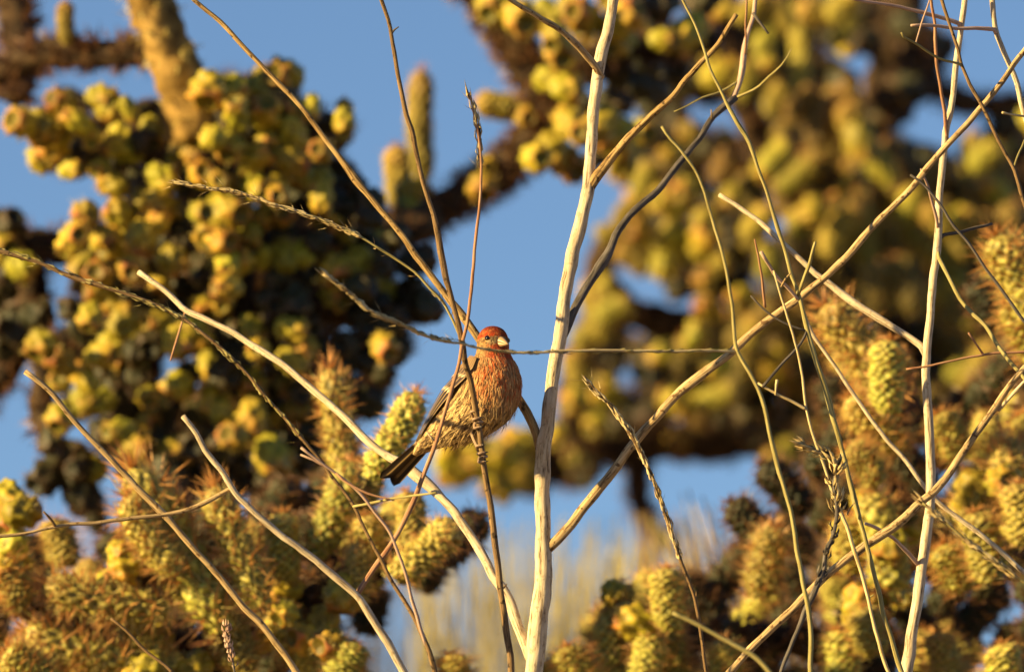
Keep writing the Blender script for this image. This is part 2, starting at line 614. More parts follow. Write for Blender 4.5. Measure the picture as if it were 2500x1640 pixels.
branch(pk, [(955, 82), (962, 74), (973, 66)], 8, 2, -0.033, -0.035, 'grey', name='thorn', seg=6, step=0.002)
branch(pk, [(1224, 1440), (1232, 1432), (1238, 1424)], 6, 2, -0.033, -0.035, 'brown', name='thorn', seg=6, step=0.002)
tw, W, R = branch(pk, [(1130, 838), (1107, 783), (1080, 736), (1050, 704), (1011, 665), (954, 627), (894, 585), (846, 563), (788, 538), (730, 519), (653, 494), (577, 470), (500, 457), (450, 449), (423, 446)],
                  7, 3, -0.033, -0.05, 'olive', name='seed_spike', wm=6, seg=7)
spikelets('husks', tw, W[6:], R[6:], 'straw', 190, 0.009, ang=0.10, thick=0.0006, hairs=30)
spikelets('husks', tw, W[1:7], R[1:7], 'straw', 14, 0.006, ang=0.6, thick=0.0004)

# --- left stalk with the arching red side stem
FOOT_L = (-0.02, 0.02, 0)
pl = plant('dead_stalk', FOOT_L, 'forked tan stalk with a long reddish side stem crossing before the finch', 'stalk')
LP = [(1012, 1690), (988, 1640), (935, 1551), (897, 1491), (880, 1463), (846, 1432), (769, 1367), (692, 1309), (615, 1244), (565, 1190), (536, 1144), (500, 1098), (480, 1057), (446, 1015)]
W, R = px_path(LP, 21, 13, -0.07, -0.10)
Wg, Rg = to_ground(W, R, FOOT_L)
stem('main_stem', pl, Wg, Rg, 'pale', seg=11, knobs=0.25)
branch(pl, [(566, 1192), (561, 1194), (500, 1228), (442, 1248), (365, 1259), (269, 1271), (138, 1286), (77, 1299), (0, 1307), (-60, 1312)], 13, 7, -0.09, -0.12, 'tan', wm=9)
branch(pl, [(136, 1288), (132, 1280), (123, 1267), (106, 1250)], 8, 5, -0.11, -0.12, 'brown', name='twig', seg=6, step=0.003)
br, _, _ = branch(pl, [(872, 1450), (879, 1438), (915, 1386), (954, 1332), (992, 1263), (1024, 1192), (1049, 1126), (1072, 1060), (1091, 994), (1105, 943), (1120, 887), (1131, 830), (1145, 762), (1161, 600),
                       (1169, 538), (1173, 461), (1173, 384), (1169, 334), (1157, 269), (1146, 227)], 14, 6, -0.073, -0.05, 'red', wm=9)
branch(br, [(1060, 1075), (1052, 1066), (1043, 1055)], 6, 5, -0.066, -0.068, 'pale', name='twig', seg=6, step=0.003)
W, R = px_path([(1172, 420), (1169, 334), (1157, 269), (1146, 227)], 6, 5, -0.05, -0.05)
spikelets('husks', br, W, R, 'straw', 40, 0.011, ang=0.12, thick=0.0008, hairs=5)

# --- far left stalk
FOOT_M = (-0.15, 0.1, 0)
pm = plant('dead_stalk', FOOT_M, 'bare tan stalk with a snapped tip slanting over the spiny joints', 'stalk')
LM = [(748, 1690), (723, 1640), (653, 1540), (596, 1482), (538, 1409), (480, 1347), (404, 1259), (327, 1182), (269, 1117), (192, 1040), (115, 950), (61, 907)]
W, R = px_path(LM, 18, 13, 0.0, -0.02)
Wg, Rg = to_ground(W, R, FOOT_M)
stem('main_stem', pm, Wg, Rg, 'tan', seg=10, knobs=0.25)

# --- weedy dark stem with seed scales
FOOT_W = (-0.1, -0.05, 0)
pw = plant('weed_stem', FOOT_W, 'slender dark weed stem with scaly tip and paler twin stem', 'weed')
WP = [(1075, 1690), (1061, 1640), (1046, 1590), (1015, 1520), (965, 1432), (927, 1359), (888, 1290), (858, 1225), (800, 1150), (757, 1096), (711, 1038), (653, 973), (596, 904), (519, 834), (461, 788), (384, 746),
      (308, 719), (231, 692), (154, 665), (77, 635), (0, 612), (-60, 596)]
W, R = px_path(WP, 9, 10, -0.10, -0.10, wm=8)
Wg, Rg = to_ground(W, R, FOOT_W)
o_, = [stem('main_stem', pw, Wg, Rg, 'brown', seg=8)]
spikelets('husks', o_, W[9:], R[9:], 'olive', 150, 0.009, ang=0.10, thick=0.0006, hairs=12)
tw, _, _ = branch(pw, [(1040, 1575), (1023, 1524), (1007, 1463), (992, 1405), (973, 1347), (954, 1301), (915, 1248), (865, 1190), (800, 1140), (734, 1092)], 9, 7, -0.10, -0.13, 'pink', seg=7)
branch(pw, [(862, 1236), (935, 1221), (1011, 1209), (1065, 1203)], 7, 5, -0.10, -0.14, 'olive', name='twig', seg=7)
branch(tw, [(820, 1155), (838, 1171), (896, 1205), (961, 1221)], 6, 4, -0.125, -0.13, 'red', name='twig', seg=7)
branch(tw, [(797, 1140), (765, 1122), (735, 1110)], 7, 5, -0.125, -0.128, 'pink', name='twig', seg=7)

# --- stem in front of the bird and its upright
FOOT_R1 = (0.25, -0.1, 0)
pr = plant('weed_stem', FOOT_R1, 'reddish weed stem whose level seed spike passes under the bill of the finch', 'weed')
RP = [(1979, 1700), (1979, 1640), (1979, 1540), (1969, 1463), (1957, 1397), (1946, 1340), (1934, 1267), (1919, 1205), (1894, 1115), (1875, 1040), (1861, 973), (1838, 927), (1808, 877), (1796, 842), (1792, 781),
      (1781, 704), (1765, 627), (1748, 560), (1727, 492), (1704, 430), (1677, 384), (1638, 342), (1615, 307)]
W, R = px_path(RP, 12, 6, -0.13, -0.13, wm=10)
Wg, Rg = to_ground(W, R, FOOT_R1)
stem('main_stem', pr, Wg, Rg, 'olive', seg=8)
tw, W, R = branch(pr, [(1797, 858), (1740, 857), (1700, 857), (1569, 857), (1453, 857), (1338, 859), (1261, 859), (1204, 855), (1154, 846), (1127, 836), (1088, 831), (1031, 815), (973, 788), (915, 765), (858, 719),
                       (800, 675), (792, 669)], 7, 6, -0.13, -0.24, 'straw', name='seed_spike', wm=6, seg=7)
spikelets('husks', tw, W[9:], R[9:], 'straw', 150, 0.009, ang=0.10, thick=0.0006, hairs=12)
spikelets('husks', tw, W[:10], R[:10], 'olive', 70, 0.009, ang=0.06, thick=0.0005)

# --- pale upright on the right with its branches
FOOT_R3 = (0.28, 0.1, 0)
p3 = plant('dead_shrub', FOOT_R3, 'pale upright dead shrub tangled with thin twigs before the cream spiny joint')
R3P = [(2205, 1700), (2215, 1632), (2230, 1520), (2246, 1424), (2261, 1309), (2269, 1232), (2271, 1155), (2267, 1040), (2265, 1011), (2261, 896), (2265, 838), (2273, 742), (2280, 665), (2289, 575), (2292, 519), (2300, 423),
       (2311, 327), (2323, 261), (2334, 173), (2342, 108), (2350, 38), (2355, 0), (2362, -70)]
W, R = px_path(R3P, 29, 13, 0.06, 0.06, wm=20)
Wg, Rg = to_ground(W, R, FOOT_R3)
stem('trunk', p3, Wg, Rg, 'pale', seg=12, knobs=0.2)
branch(p3, [(2262, 870), (2250, 846), (2177, 796), (2080, 734), (2004, 677), (1921, 604), (1861, 546), (1811, 511), (1754, 473)], 18, 11, 0.06, 0.10, 'pale')
branch(p3, [(2287, 590), (2303, 573), (2350, 565), (2423, 546)], 10, 7, 0.06, 0.08, 'grey', name='twig')
branch(p3, [(2600, 1480), (2500, 1397), (2426, 1332), (2369, 1286), (2300, 1232), (2253, 1182), (2196, 1109), (2138, 1037), (2080, 957), (2023, 873), (1977, 800), (1957, 746)], 14, 8, 0.09, 0.09, 'pale')
branch(p3, [(2313, 345), (2311, 327), (2307, 288), (2300, 231), (2288, 154), (2284, 77), (2273, 0), (2262, -60)], 9, 7, 0.06, 0.03, 'red')
branch(p3, [(2345, 70), (2342, 58), (2292, 42), (2234, 27), (2177, 13), (2100, 2), (2040, -12)], 11, 7, 0.06, 0.02, 'pink')
branch(p3, [(2290, 560), (2284, 519), (2269, 461), (2250, 415)], 8, 5, 0.06, 0.02, 'pink', name='twig', seg=7)
branch(p3, [(2288, 605), (2292, 627), (2323, 692), (2357, 746), (2407, 796), (2446, 857), (2484, 904), (2520, 945), (2590, 1030)], 10, 10, 0.06, 0.0, 'olive')
branch(p3, [(2244, 1380), (2200, 1332), (2157, 1297), (2113, 1278)], 11, 8, 0.06, 0.02, 'pink', name='twig')
tw, _, _ = branch(p3, [(2600, 853), (2500, 859), (2407, 865), (2330, 880), (2273, 892), (2211, 900)], 7, 5, 0.03, 0.02, 'red', name='twig', seg=7)
branch(tw, [(2401, 866), (2385, 842), (2365, 811)], 6, 5, 0.026, 0.02, 'red', name='twig', seg=6)

# --- sweeping arch, bottom right
FOOT_R2 = (0.05, -0.02, 0)
p2 = plant('dead_stalk', FOOT_R2, 'tan dead stalk sweeping in a long arch across the pale upright shrub', 'stalk')
R2P = [(1735, 1695), (1781, 1640), (1831, 1586), (1888, 1532), (1946, 1474), (2004, 1417), (2080, 1355), (2177, 1290), (2253, 1224), (2292, 1186), (2330, 1136), (2369, 1076), (2419, 1008), (2500, 900), (2580, 800)]
W, R = px_path(R2P, 18, 14, 0.0, 0.02, wm=21)
Wg, Rg = to_ground(W, R, FOOT_R2)
stem('main_stem', p2, Wg, Rg, 'tan', seg=11, knobs=0.2)
branch(p2, [(2432, 998), (2438, 1000), (2470, 962), (2500, 930), (2580, 850)], 8, 7, 0.02, -0.02, 'pale', name='twig', seg=7)

# --- two long thin stems and their twigs
FOOT_R4 = (0.26, 0.0, 0)
p4 = plant('dead_stalk', FOOT_R4, 'pair of thin olive stems rising together through the arching stalk', 'stalk')
R4P = [(2222, 1700), (2200, 1636), (2180, 1574), (2157, 1494), (2138, 1417), (2119, 1344), (2100, 1278), (2080, 1205), (2061, 1126), (2042, 1045), (2023, 973), (2004, 915), (1984, 857), (1969, 800), (1950, 723), (1934, 677),
       (1915, 608), (1902, 570), (1884, 515), (1869, 465), (1850, 411), (1831, 350), (1800, 300), (1765, 234), (1735, 173), (1719, 119), (1696, 58), (1669, 0), (1640, -60)]
W, R = px_path(R4P, 13, 6, -0.03, -0.03, wm=10)
Wg, Rg = to_ground(W, R, FOOT_R4)
stem('main_stem', p4, Wg, Rg, 'olive', seg=8, knobs=0.4)
s5, _, _ = branch(p4, [(2214, 1690), (2169, 1640), (2138, 1536), (2119, 1459), (2100, 1386), (2077, 1317), (2053, 1251), (2030, 1194), (2004, 1118), (1982, 1050), (1969, 992), (1961, 923), (1946, 857), (1927, 796),
                       (1915, 750), (1896, 685), (1889, 660)], 10, 5, -0.03, -0.05, 'straw', name='side_stem', knobs=0.4)
branch(s5, [(2119, 1462), (2126, 1455), (2134, 1451)], 6, 3, -0.034, -0.036, 'olive', name='thorn', seg=6, step=0.002)
branch(s5, [(2068, 1256), (2076, 1240), (2086, 1228)], 6, 3, -0.035, -0.036, 'tan', name='thorn', seg=6, step=0.002)
branch(s5, [(1968, 998), (1962, 996), (1907, 965), (1850, 934)], 8, 6, -0.046, -0.05, 'straw', name='twig', seg=7)
branch(s5, [(1862, 944), (1907, 892), (1954, 838), (1967, 808)], 8, 6, -0.05, -0.03, 'grey', name='twig', seg=7)
branch(s5, [(1893, 965), (1895, 940), (1897, 928)], 3, 8, -0.05, -0.05, 'straw', name='bud', seg=7, step=0.003)
branch(p4, [(1868, 750), (1861, 685), (1854, 627), (1844, 585)], 8, 4, -0.03, -0.05, 'red', name='twig', seg=7)
branch(p4, [(1970, 808), (1950, 802), (1915, 788), (1877, 765), (1834, 723)], 5, 5, -0.03, -0.03, 'grey', name='twig', seg=6)
branch(p4, [(1948, 730), (1942, 723), (1919, 696), (1888, 665), (1857, 615)], 9, 8, -0.03, -0.05, 'pink', name='twig', seg=7)
branch(p4, [(1948, 722), (1957, 696), (1977, 638), (1990, 592)], 7, 6, -0.03, -0.06, 'olive', name='twig', seg=7)
branch(p4, [(1908, 700), (1918, 680), (1930, 668)], 6, 4, -0.04, -0.05, 'tan', name='thorn', seg=6, step=0.003)

# --- curled dry weed
FOOT_R6 = (0.2, -0.02, 0)
p6 = plant('weed_stem', FOOT_R6, 'withered dark weed with a curled husky tip', 'weed')
R6P = [(1890, 1700), (1907, 1640), (1927, 1586), (1946, 1540), (1965, 1494), (1984, 1455), (2011, 1386), (2015, 1355), (2030, 1317), (2042, 1267), (2042, 1224), (2034, 1175), (2046, 1140), (2027, 1113), (2000, 1101), (1954, 1082)]
W, R = px_path(R6P, 9, 6, -0.07, -0.07, wm=11)
Wg, Rg = to_ground(W, R, FOOT_R6)
o_ = stem('main_stem', p6, Wg, Rg, 'grey', seg=8, knobs=0.6)
spikelets('husks', o_, W[9:], R[9:], 'straw', 90, 0.011, ang=0.45, thick=0.0009)
spikelets('husks', o_, W[5:10], R[5:10], 'grey', 30, 0.008, ang=0.25, thick=0.0009)

# --- grass spike, middle right
FOOT_R7 = (0.12, -0.05, 0)
p7 = plant('grass_stem', FOOT_R7, 'straw grass stem with seed scales leaning across the rising tan branch', 'grass')
R7P = [(1735, 1700), (1723, 1640), (1708, 1536), (1696, 1463), (1665, 1378), (1646, 1317), (1626, 1255), (1600, 1186), (1576, 1128), (1552, 1077), (1523, 1032), (1492, 992), (1453, 954), (1423, 919)]
W, R = px_path(R7P, 8, 6, -0.03, -0.05, wm=9)
Wg, Rg = to_ground(W, R, FOOT_R7)
o_ = stem('main_stem', p7, Wg, Rg, 'brown', seg=8, knobs=0.4)
spikelets('husks', o_, W[4:], R[4:], 'straw', 200, 0.009, ang=0.10, thick=0.0006, hairs=14)
branch(p7, [(1696, 1465), (1700, 1452), (1701, 1440)], 6, 3, -0.03, -0.034, 'brown', name='thorn', seg=6, step=0.002)

# --- upper right corner
FOOT_R9 = (0.6, 0.0, 0)
p9 = plant('dead_stalk', FOOT_R9, 'reddish brown thin stalk with curved pale twig crossing the upright shrub near its top', 'stalk')
W, R = px_path([(2640, 1500), (2600, 900), (2530, 590), (2500, 492), (2476, 415), (2453, 373), (2426, 319), (2400, 261), (2369, 208), (2346, 158), (2338, 123), (2319, 58), (2300, 0), (2280, -60)], 12, 8, -0.02, -0.02)
Wg, Rg = to_ground(W, R, FOOT_R9)
stem('main_stem', p9, Wg, Rg, 'brown', seg=8)
tw, _, _ = branch(p9, [(2348, 162), (2342, 156), (2292, 138), (2234, 104), (2206, 90), (2200, 80)], 7, 5, -0.02, -0.05, 'olive', name='twig', seg=7)
branch(tw, [(2236, 106), (2250, 58), (2269, 0), (2280, -40)], 5, 4, -0.04, -0.05, 'pink', name='twig', seg=6)
FOOT_10 = (0.65, 0.1, 0)
p10 = plant('dead_stalk', FOOT_10, 'pale pinkish stalk with a level forked twig against the blue sky', 'stalk')
W, R = px_path([(2680, 1500), (2620, 800), (2540, 420), (2500, 277), (2488, 227), (2473, 181), (2450, 127), (2430, 69), (2423, 0), (2418, -60)], 18, 13, 0.05, 0.05)
Wg, Rg = to_ground(W, R, FOOT_10)
stem('main_stem', p10, Wg, Rg, 'pale', seg=9)
branch(p10, [(2432, 82), (2426, 72), (2330, 67), (2273, 62), (2223, 63)], 11, 7, 0.05, 0.02, 'pink', name='twig', seg=7)
branch(p10, [(2518, 290), (2500, 284), (2475, 279), (2449, 273)], 6, 5, 0.05, 0.03, 'straw', name='twig', seg=6)
branch(p10, [(2512, 320), (2500, 346), (2476, 404)], 6, 4, 0.05, 0.03, 'olive', name='twig', seg=6)
FOOT_13 = (0.62, -0.05, 0)
p13 = plant('dead_stalk', FOOT_13, 'thin dark stalk running down to the big orange-spined joint', 'stalk')
W, R = px_path([(2720, 1500), (2600, 930), (2500, 781), (2446, 711), (2407, 658), (2369, 600), (2328, 550), (2292, 496), (2261, 457), (2223, 427)], 11, 6, -0.03, -0.03)
Wg, Rg = to_ground(W, R, FOOT_13)
stem('main_stem', p13, Wg, Rg, 'grey', seg=8)
# --- small blurred stems low in the frame
FOOT_17 = (0.2, -0.4, 0)
p17 = plant('grass_stem', FOOT_17, 'short greenish grass stem slanting in front of the arching stalk', 'grass')
W, R = px_path([(1920, 1700), (1877, 1640), (1831, 1594), (1773, 1563), (1708, 1528), (1642, 1494)], 11, 9, -0.38, -0.38)
Wg, Rg = to_ground(W, R, FOOT_17)
stem('main_stem', p17, Wg, Rg, 'olive', seg=8)
p18 = plant('grass_stem', (0.5, -0.2, 0), 'soft feathery grass plume below the pale slanting branch', 'grass')
W, R = px_path([(2640, 1540), (2500, 1424), (2426, 1367), (2369, 1324), (2311, 1278), (2253, 1228)], 7, 4, -0.22, -0.22)
Wg, Rg = to_ground(W, R, (0.5, -0.2, 0))
o_ = stem('main_stem', p18, Wg, Rg, 'olive', seg=7)
spikelets('husks', o_, W[1:], R[1:], 'straw', 70, 0.013, ang=0.15, thick=0.0006, hairs=20)
p19 = plant('weed_stem', (-0.25, 0.0, 0), 'short brown twig low among the spiny joints', 'weed')
W, R = px_path([(460, 1690), (423, 1640), (384, 1609), (346, 1578), (308, 1540), (269, 1509)], 9, 7, -0.12, -0.12)
Wg, Rg = to_ground(W, R, (-0.25, 0, 0))
stem('main_stem', p19, Wg, Rg, 'brown', seg=8)
p20 = plant('grass_stem', (-0.2, 0.0, 0), 'small grey seed head standing below the snapped tan stalk', 'grass')
W, R = px_path([(578, 1690), (573, 1640), (569, 1617), (557, 1570), (553, 1520)], 6, 4, -0.05, -0.05)
Wg, Rg = to_ground(W, R, (-0.2, 0, 0))
o_ = stem('main_stem', p20, Wg, Rg, 'grey', seg=7)
spikelets('husks', o_, W[1:], R[1:], 'pink', 60, 0.006, ang=0.4, thick=0.0008)

# ------------------------------------------------------------------ chain-fruit cholla
def cone_add(V, F, base, d, L, wd, sides=3):
    d = d.normalized()
    ref = Vector((0, 0, 1)) if abs(d.z) < 0.9 else Vector((1, 0, 0))
    a = d.cross(ref).normalized()
    b = d.cross(a)
    q = len(V)
    for ring, k in ((0.0, 0.7), (0.45, 1.0)):
        for j in range(sides):
            th = 2 * math.pi * j / sides
            V.append(base + d * L * ring + (a * math.cos(th) + b * math.sin(th)) * wd * k)
    V.append(base + d * L)
    for j in range(sides):
        k = (j + 1) % sides
        F.append((q + j, q + k, q + sides + k, q + sides + j))
        F.append((q + sides + j, q + sides + k, q + 2 * sides))


def fruit_mesh(name, seed, mat, L=0.034, R=0.0135):
    """obovoid pod with low tubercles and a sunken, rimmed top; local z from stalk to crown"""
    V, F, CR = [], [], []
    na, nz = 24, 15
    rr = random.Random(seed)
    off = Vector((seed * 7.7, 0, 0))
    prof = []
    for i in range(nz + 1):
        t = i / nz
        if t < 0.84:
            q = t / 0.84                       # from the stalk over the shoulder to the rim
            th = -1.05 + q * 2.1
            z = L * 0.5 + math.sin(th) * L * 0.52
            prof.append((z, R * max(0.2, math.cos(th)) ** 0.75 * (0.86 + 0.16 * q)))
        else:
            q = (t - 0.84) / 0.16              # sunken crown
            z1, r1 = L * 0.5 + math.sin(1.05) * L * 0.52, R * math.cos(1.05) ** 0.75 * 1.02
            prof.append((z1 - L * 0.15 * math.sin(q * math.pi / 2), r1 * max(0.0, 1 - q) ** 0.7 + 0.0001))
    for i, (z, r) in enumerate(prof):
        for j in range(na):
            th = 2 * math.pi * j / na
            b = 0.5 + 0.5 * math.cos(5 * th + 0.6 * seed) * math.cos(math.pi * z / 0.0085)
            nzv = noise.noise(Vector((math.cos(th), math.sin(th), z * 60)) * 1.4 + off)
            k = 1 + (0.46 * (b ** 1.5 - 0.4) + 0.26 * nzv) * (1 if i <= nz * 0.8 else 0.4)
            V.append((r * k * math.cos(th), r * k * math.sin(th), z + 0.0012 * nzv))
            CR.append(0.15 + 0.85 * b if i <= nz * 0.86 else 0.0)
    for i in range(nz):
        for j in range(na):
            F.append((i * na + j, i * na + (j + 1) % na, (i + 1) * na + (j + 1) % na, (i + 1) * na + j))
    F.append(tuple(range(na))[::-1])
    nf = len(F)
    V = [Vector(v) for v in V]
    for _ in range(70):
        i = rr.randrange(na * 2, na * int(nz * 0.84))
        n = Vector((V[i].x, V[i].y, (V[i].z - L * 0.45) * 0.5)).normalized()
        cone_add(V, F, V[i] - n * 0.001, n + Vector((rr.gauss(0, 0.5), rr.gauss(0, 0.5), rr.gauss(0.2, 0.5))), rr.uniform(0.003, 0.0075), 0.0004)
    CR += [1.0] * (len(V) - len(CR))
    me = mesh_from(name, V, F, [mat, M['pale_spine'] if mat is M['fruit'] else M['old_spine']], crest=CR)
    me.polygons.foreach_set('material_index', [0] * nf + [1] * (len(F) - nf))
    return me


def joint_mesh(name, seed, mat, smat, L=0.12, R=0.0175, nsp=7, SL=0.019, SWD=0.0008, npale=4):
    """fat stem segment: staggered tubercles, a spray of spines on each"""
    na, n_rows = 42, 46
    nt_ = 8
    h = 0.0075
    rr = random.Random(seed)
    bend = rr.uniform(-0.012, 0.012)

    def rad(z):
        q = z / L
        return R * (0.55 + 0.45 * min(1, q / 0.18)) * (math.sqrt(max(0.0, 1 - ((q - 0.80) / 0.20) ** 2)) if q > 0.80 else 1.0)

    def axis(z):
        q = z / L
        return Vector((bend * math.sin(q * 2.2), bend * 0.6 * q * q, 0))
    V, F, CR = [], [], []
    for i in range(n_rows + 1):
        z = L * min(1.0, i / n_rows) * 0.9995
        r = rad(z)
        for j in range(na):
            th = 2 * math.pi * j / na
            wv = noise.noise(Vector((math.cos(th) * 1.3, math.sin(th) * 1.3, z * 55 + seed * 3.1)))
            w2 = noise.noise(Vector((math.cos(th) * 1.3 + 7, math.sin(th) * 1.3, z * 55 + seed * 3.1)))
            b = 0.5 + 0.5 * math.cos(nt_ * th + wv * 3.0) * math.cos(math.pi * z / h + w2 * 3.0)
            k = r * (0.84 + 0.42 * b ** 1.4 + 0.20 * w2) + 0.0002
            p = axis(z) + Vector((math.cos(th) * k, math.sin(th) * k, z))
            V.append(p)
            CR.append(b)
    for i in range(n_rows):
        for j in range(na):
            F.append((i * na + j, i * na + (j + 1) % na, (i + 1) * na + (j + 1) % na, (i + 1) * na + j))
    F.append(tuple(range(na))[::-1])
    F.append(tuple(range(n_rows * na, (n_rows + 1) * na)))
    me = mesh_from(name, V, F, [mat], crest=CR)
    SV, SF, PV, PF = [], [], [], []
    row = 0
    z = h * 0.5
    while z < L:
        k2 = int(round(z / h))
        for k in range(nt_):
            th = (2 * math.pi * k + (math.pi if k2 % 2 else 0)) / nt_
            zz = k2 * h
            if zz >= L * 0.995: continue
            r = rad(zz) * 1.15
            n = Vector((math.cos(th), math.sin(th), 0.25 + 1.6 * max(0, zz / L - 0.8) / 0.2)).normalized()
            base = axis(zz) + Vector((math.cos(th) * r, math.sin(th) * r, zz))
            for _ in range(nsp if rr.random() < 0.75 else 0):
                d = n + Vector((rr.gauss(0, 0.5), rr.gauss(0, 0.5), rr.gauss(0.05, 0.5)))
                cone_add(SV, SF, base - n * 0.003 + Vector((rr.gauss(0, 0.002), rr.gauss(0, 0.002), rr.gauss(0, 0.003))), d, SL * rr.uniform(0.5, 1.25), SWD * rr.uniform(0.7, 1.3))
            for _ in range(npale):
                d = n * 0.8 + Vector((rr.gauss(0, 0.7), rr.gauss(0, 0.7), rr.gauss(0.2, 0.7)))
                cone_add(PV, PF, base - n * 0.004 + Vector((rr.gauss(0, 0.002), rr.gauss(0, 0.002), rr.gauss(0, 0.003))), d, SL * rr.uniform(0.4, 0.9), SWD * rr.uniform(0.5, 0.9))
        z += h
    if True:
        for _ in range(24):
            d = Vector((rr.gauss(0, 0.9), rr.gauss(0, 0.9), 1))
            cone_add(SV, SF, axis(L) + Vector((0, 0, L * 0.985)), d, SL * rr.uniform(0.7, 1.3), SWD * rr.uniform(0.7, 1.3))
    nf = len(SF)
    q0 = len(SV)
    sm_ = mesh_from(name + '_spines', SV + PV, SF + [tuple(q0 + i for i in f) for f in PF], [smat, M['pale_spine'] if smat is M['spine'] else smat], smooth=False)
    mi = [0] * nf + [1] * len(PF)
    sm_.polygons.foreach_set('material_index', mi)
    return me, sm_


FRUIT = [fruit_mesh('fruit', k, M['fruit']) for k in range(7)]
SHADEF = [fruit_mesh('fruit', k + 10, M['shade_fruit']) for k in range(3)]
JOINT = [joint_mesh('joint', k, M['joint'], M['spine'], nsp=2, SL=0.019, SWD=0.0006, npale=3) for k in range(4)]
SHADEJ = [joint_mesh('joint', k + 10, M['shade_joint'], M['old_spine'], nsp=3) for k in range(3)]
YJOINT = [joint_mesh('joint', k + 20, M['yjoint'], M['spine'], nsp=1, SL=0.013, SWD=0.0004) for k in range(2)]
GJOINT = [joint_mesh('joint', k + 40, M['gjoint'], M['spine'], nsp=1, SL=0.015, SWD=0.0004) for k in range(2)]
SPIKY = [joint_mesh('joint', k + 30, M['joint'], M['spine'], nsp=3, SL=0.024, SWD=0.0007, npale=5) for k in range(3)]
crnd = random.Random(21)


def axis_matrix(p, d, sx, sz, spin=None):
    q = d.normalized().to_track_quat('Z', 'Y').to_matrix().to_4x4()
    sp = Matrix.Rotation(crnd.uniform(0, 6.28) if spin is None else spin, 4, 'Z')
    return Matrix.Translation(p) @ q @ sp @ Matrix.Diagonal((sx, sx, sz, 1))


def put_fruit(c, x, y, dd, d=None, s=1.0, shaded=False):
    """centre of the pod at that pixel; d = the way its crown points in the picture frame (right, up, towards the lens)"""
    if d is None:
        d = (crnd.gauss(-0.1, 0.65), crnd.gauss(-0.3, 0.6), crnd.gauss(0.5, 0.5))
    dv = (RGT * d[0] + UPV * d[1] - FWD * d[2]).normalized()
    me = crnd.choice(SHADEF if shaded else FRUIT)
    s *= crnd.uniform(0.72, 1.2)
    m = axis_matrix(P(x, y, dd) - dv * 0.017 * s, dv, s * crnd.uniform(0.85, 1.1), s * crnd.uniform(0.8, 1.4))
    return link(bpy.data.objects.new('fruit', me), c, m)


def put_joint(c, x0, y0, x1, y1, dd, rpx, kind='n', dd1=None):
    a, b = P(x0, y0, dd), P(x1, y1, dd if dd1 is None else dd1)
    lib = {'n': JOINT, 'o': SHADEJ, 'y': YJOINT, 's': SPIKY, 'g': GJOINT}[kind]  # o: joints with shade put into their colour
    me, sp = crnd.choice(lib)
    L = (b - a).length
    sx = rpx * px(dd) / (0.0175 * 1.22)
    m = axis_matrix(a, b - a, sx, L / 0.12)
    j = link(bpy.data.objects.new('joint', me), c, m)
    s = bpy.data.objects.new('spines', sp)
    s['kind'] = 'stuff'
    link(s, j, m)
    return j


def put_branch(c, pts, r0, r1, d0, d1, mat='wood', name='branch', spines=160, foot=None):
    W, R = px_path(pts, r0 * 2, r1 * 2, d0, d1)
    if foot is not None:
        W, R = to_ground(W, R, foot, 1.6)
    p, r = resample(W, R, 0.008)
    SEED[0] += 1
    V, F, UV = tube_data(p, r, 16, SEED[0], 0.45, 75.0, 0.0)
    o = link(bpy.data.objects.new(name, mesh_from(name, V, F, [M[mat]], uvs=UV)), c, Matrix.Translation(p[0]))
    if spines:
        fr = frames(p)
        SV, SF = [], []
        rr = random.Random(SEED[0])
        for _ in range(spines):
            i = rr.randrange(len(p))
            t, a, b = fr[i]
            th = rr.uniform(0, 6.28)
            n = a * math.cos(th) + b * math.sin(th)
            base = p[i] + n * r[i] * 0.95 - p[0]
            for _k in range(3):
                cone_add(SV, SF, base, n + t * rr.gauss(0, 0.6) + t.cross(n) * rr.gauss(0, 0.6), rr.uniform(0.008, 0.018), 0.0007)
        s = bpy.data.objects.new('spines', mesh_from('branch_spines', SV, SF, [M['pale_spine' if mat == 'gold_wood' else 'old_spine']], smooth=False))
        s['kind'] = 'stuff'
        link(s, o, Matrix.Translation(p[0]))
    return o


def inside(poly, x, y):
    c = False
    n = len(poly)
    for i in range(n):
        x0, y0 = poly[i]
        x1, y1 = poly[(i + 1) % n]
        if (y0 > y) != (y1 > y) and x < (x1 - x0) * (y - y0) / (y1 - y0) + x0:
            c = not c
    return c


def edge_dist(poly, x, y):
    best = 1e9
    n = len(poly)
    for i in range(n):
        ax, ay = poly[i]
        bx, by = poly[(i + 1) % n]
        l2 = (bx - ax) ** 2 + (by - ay) ** 2
        t = max(0, min(1, ((x - ax) * (bx - ax) + (y - ay) * (by - ay)) / l2)) if l2 else 0
        best = min(best, math.hypot(x - ax - t * (bx - ax), y - ay - t * (by - ay)))
    return best


def scatter(poly, holes, gap, margin, taken=(), tries=6000, most=999):
    xs = [p[0] for p in poly]
    ys = [p[1] for p in poly]
    pts = list(taken)
    out = []
    for _ in range(tries):
        x, y = crnd.uniform(min(xs), max(xs)), crnd.uniform(min(ys), max(ys))
        if not inside(poly, x, y) or edge_dist(poly, x, y) < margin: continue
        if any(inside(h, x, y) or edge_dist(h, x, y) < margin for h in holes): continue
        if any((x - a) ** 2 + (y - b) ** 2 < gap * gap for a, b in pts): continue
        pts.append((x, y))
        out.append((x, y))
        if len(out) >= most: break
    return out


def ring(cx, cy, rx, ry, n=10):
    return [(cx + rx * math.cos(6.283 * k / n), cy + ry * math.sin(6.283 * k / n)) for k in range(n)]


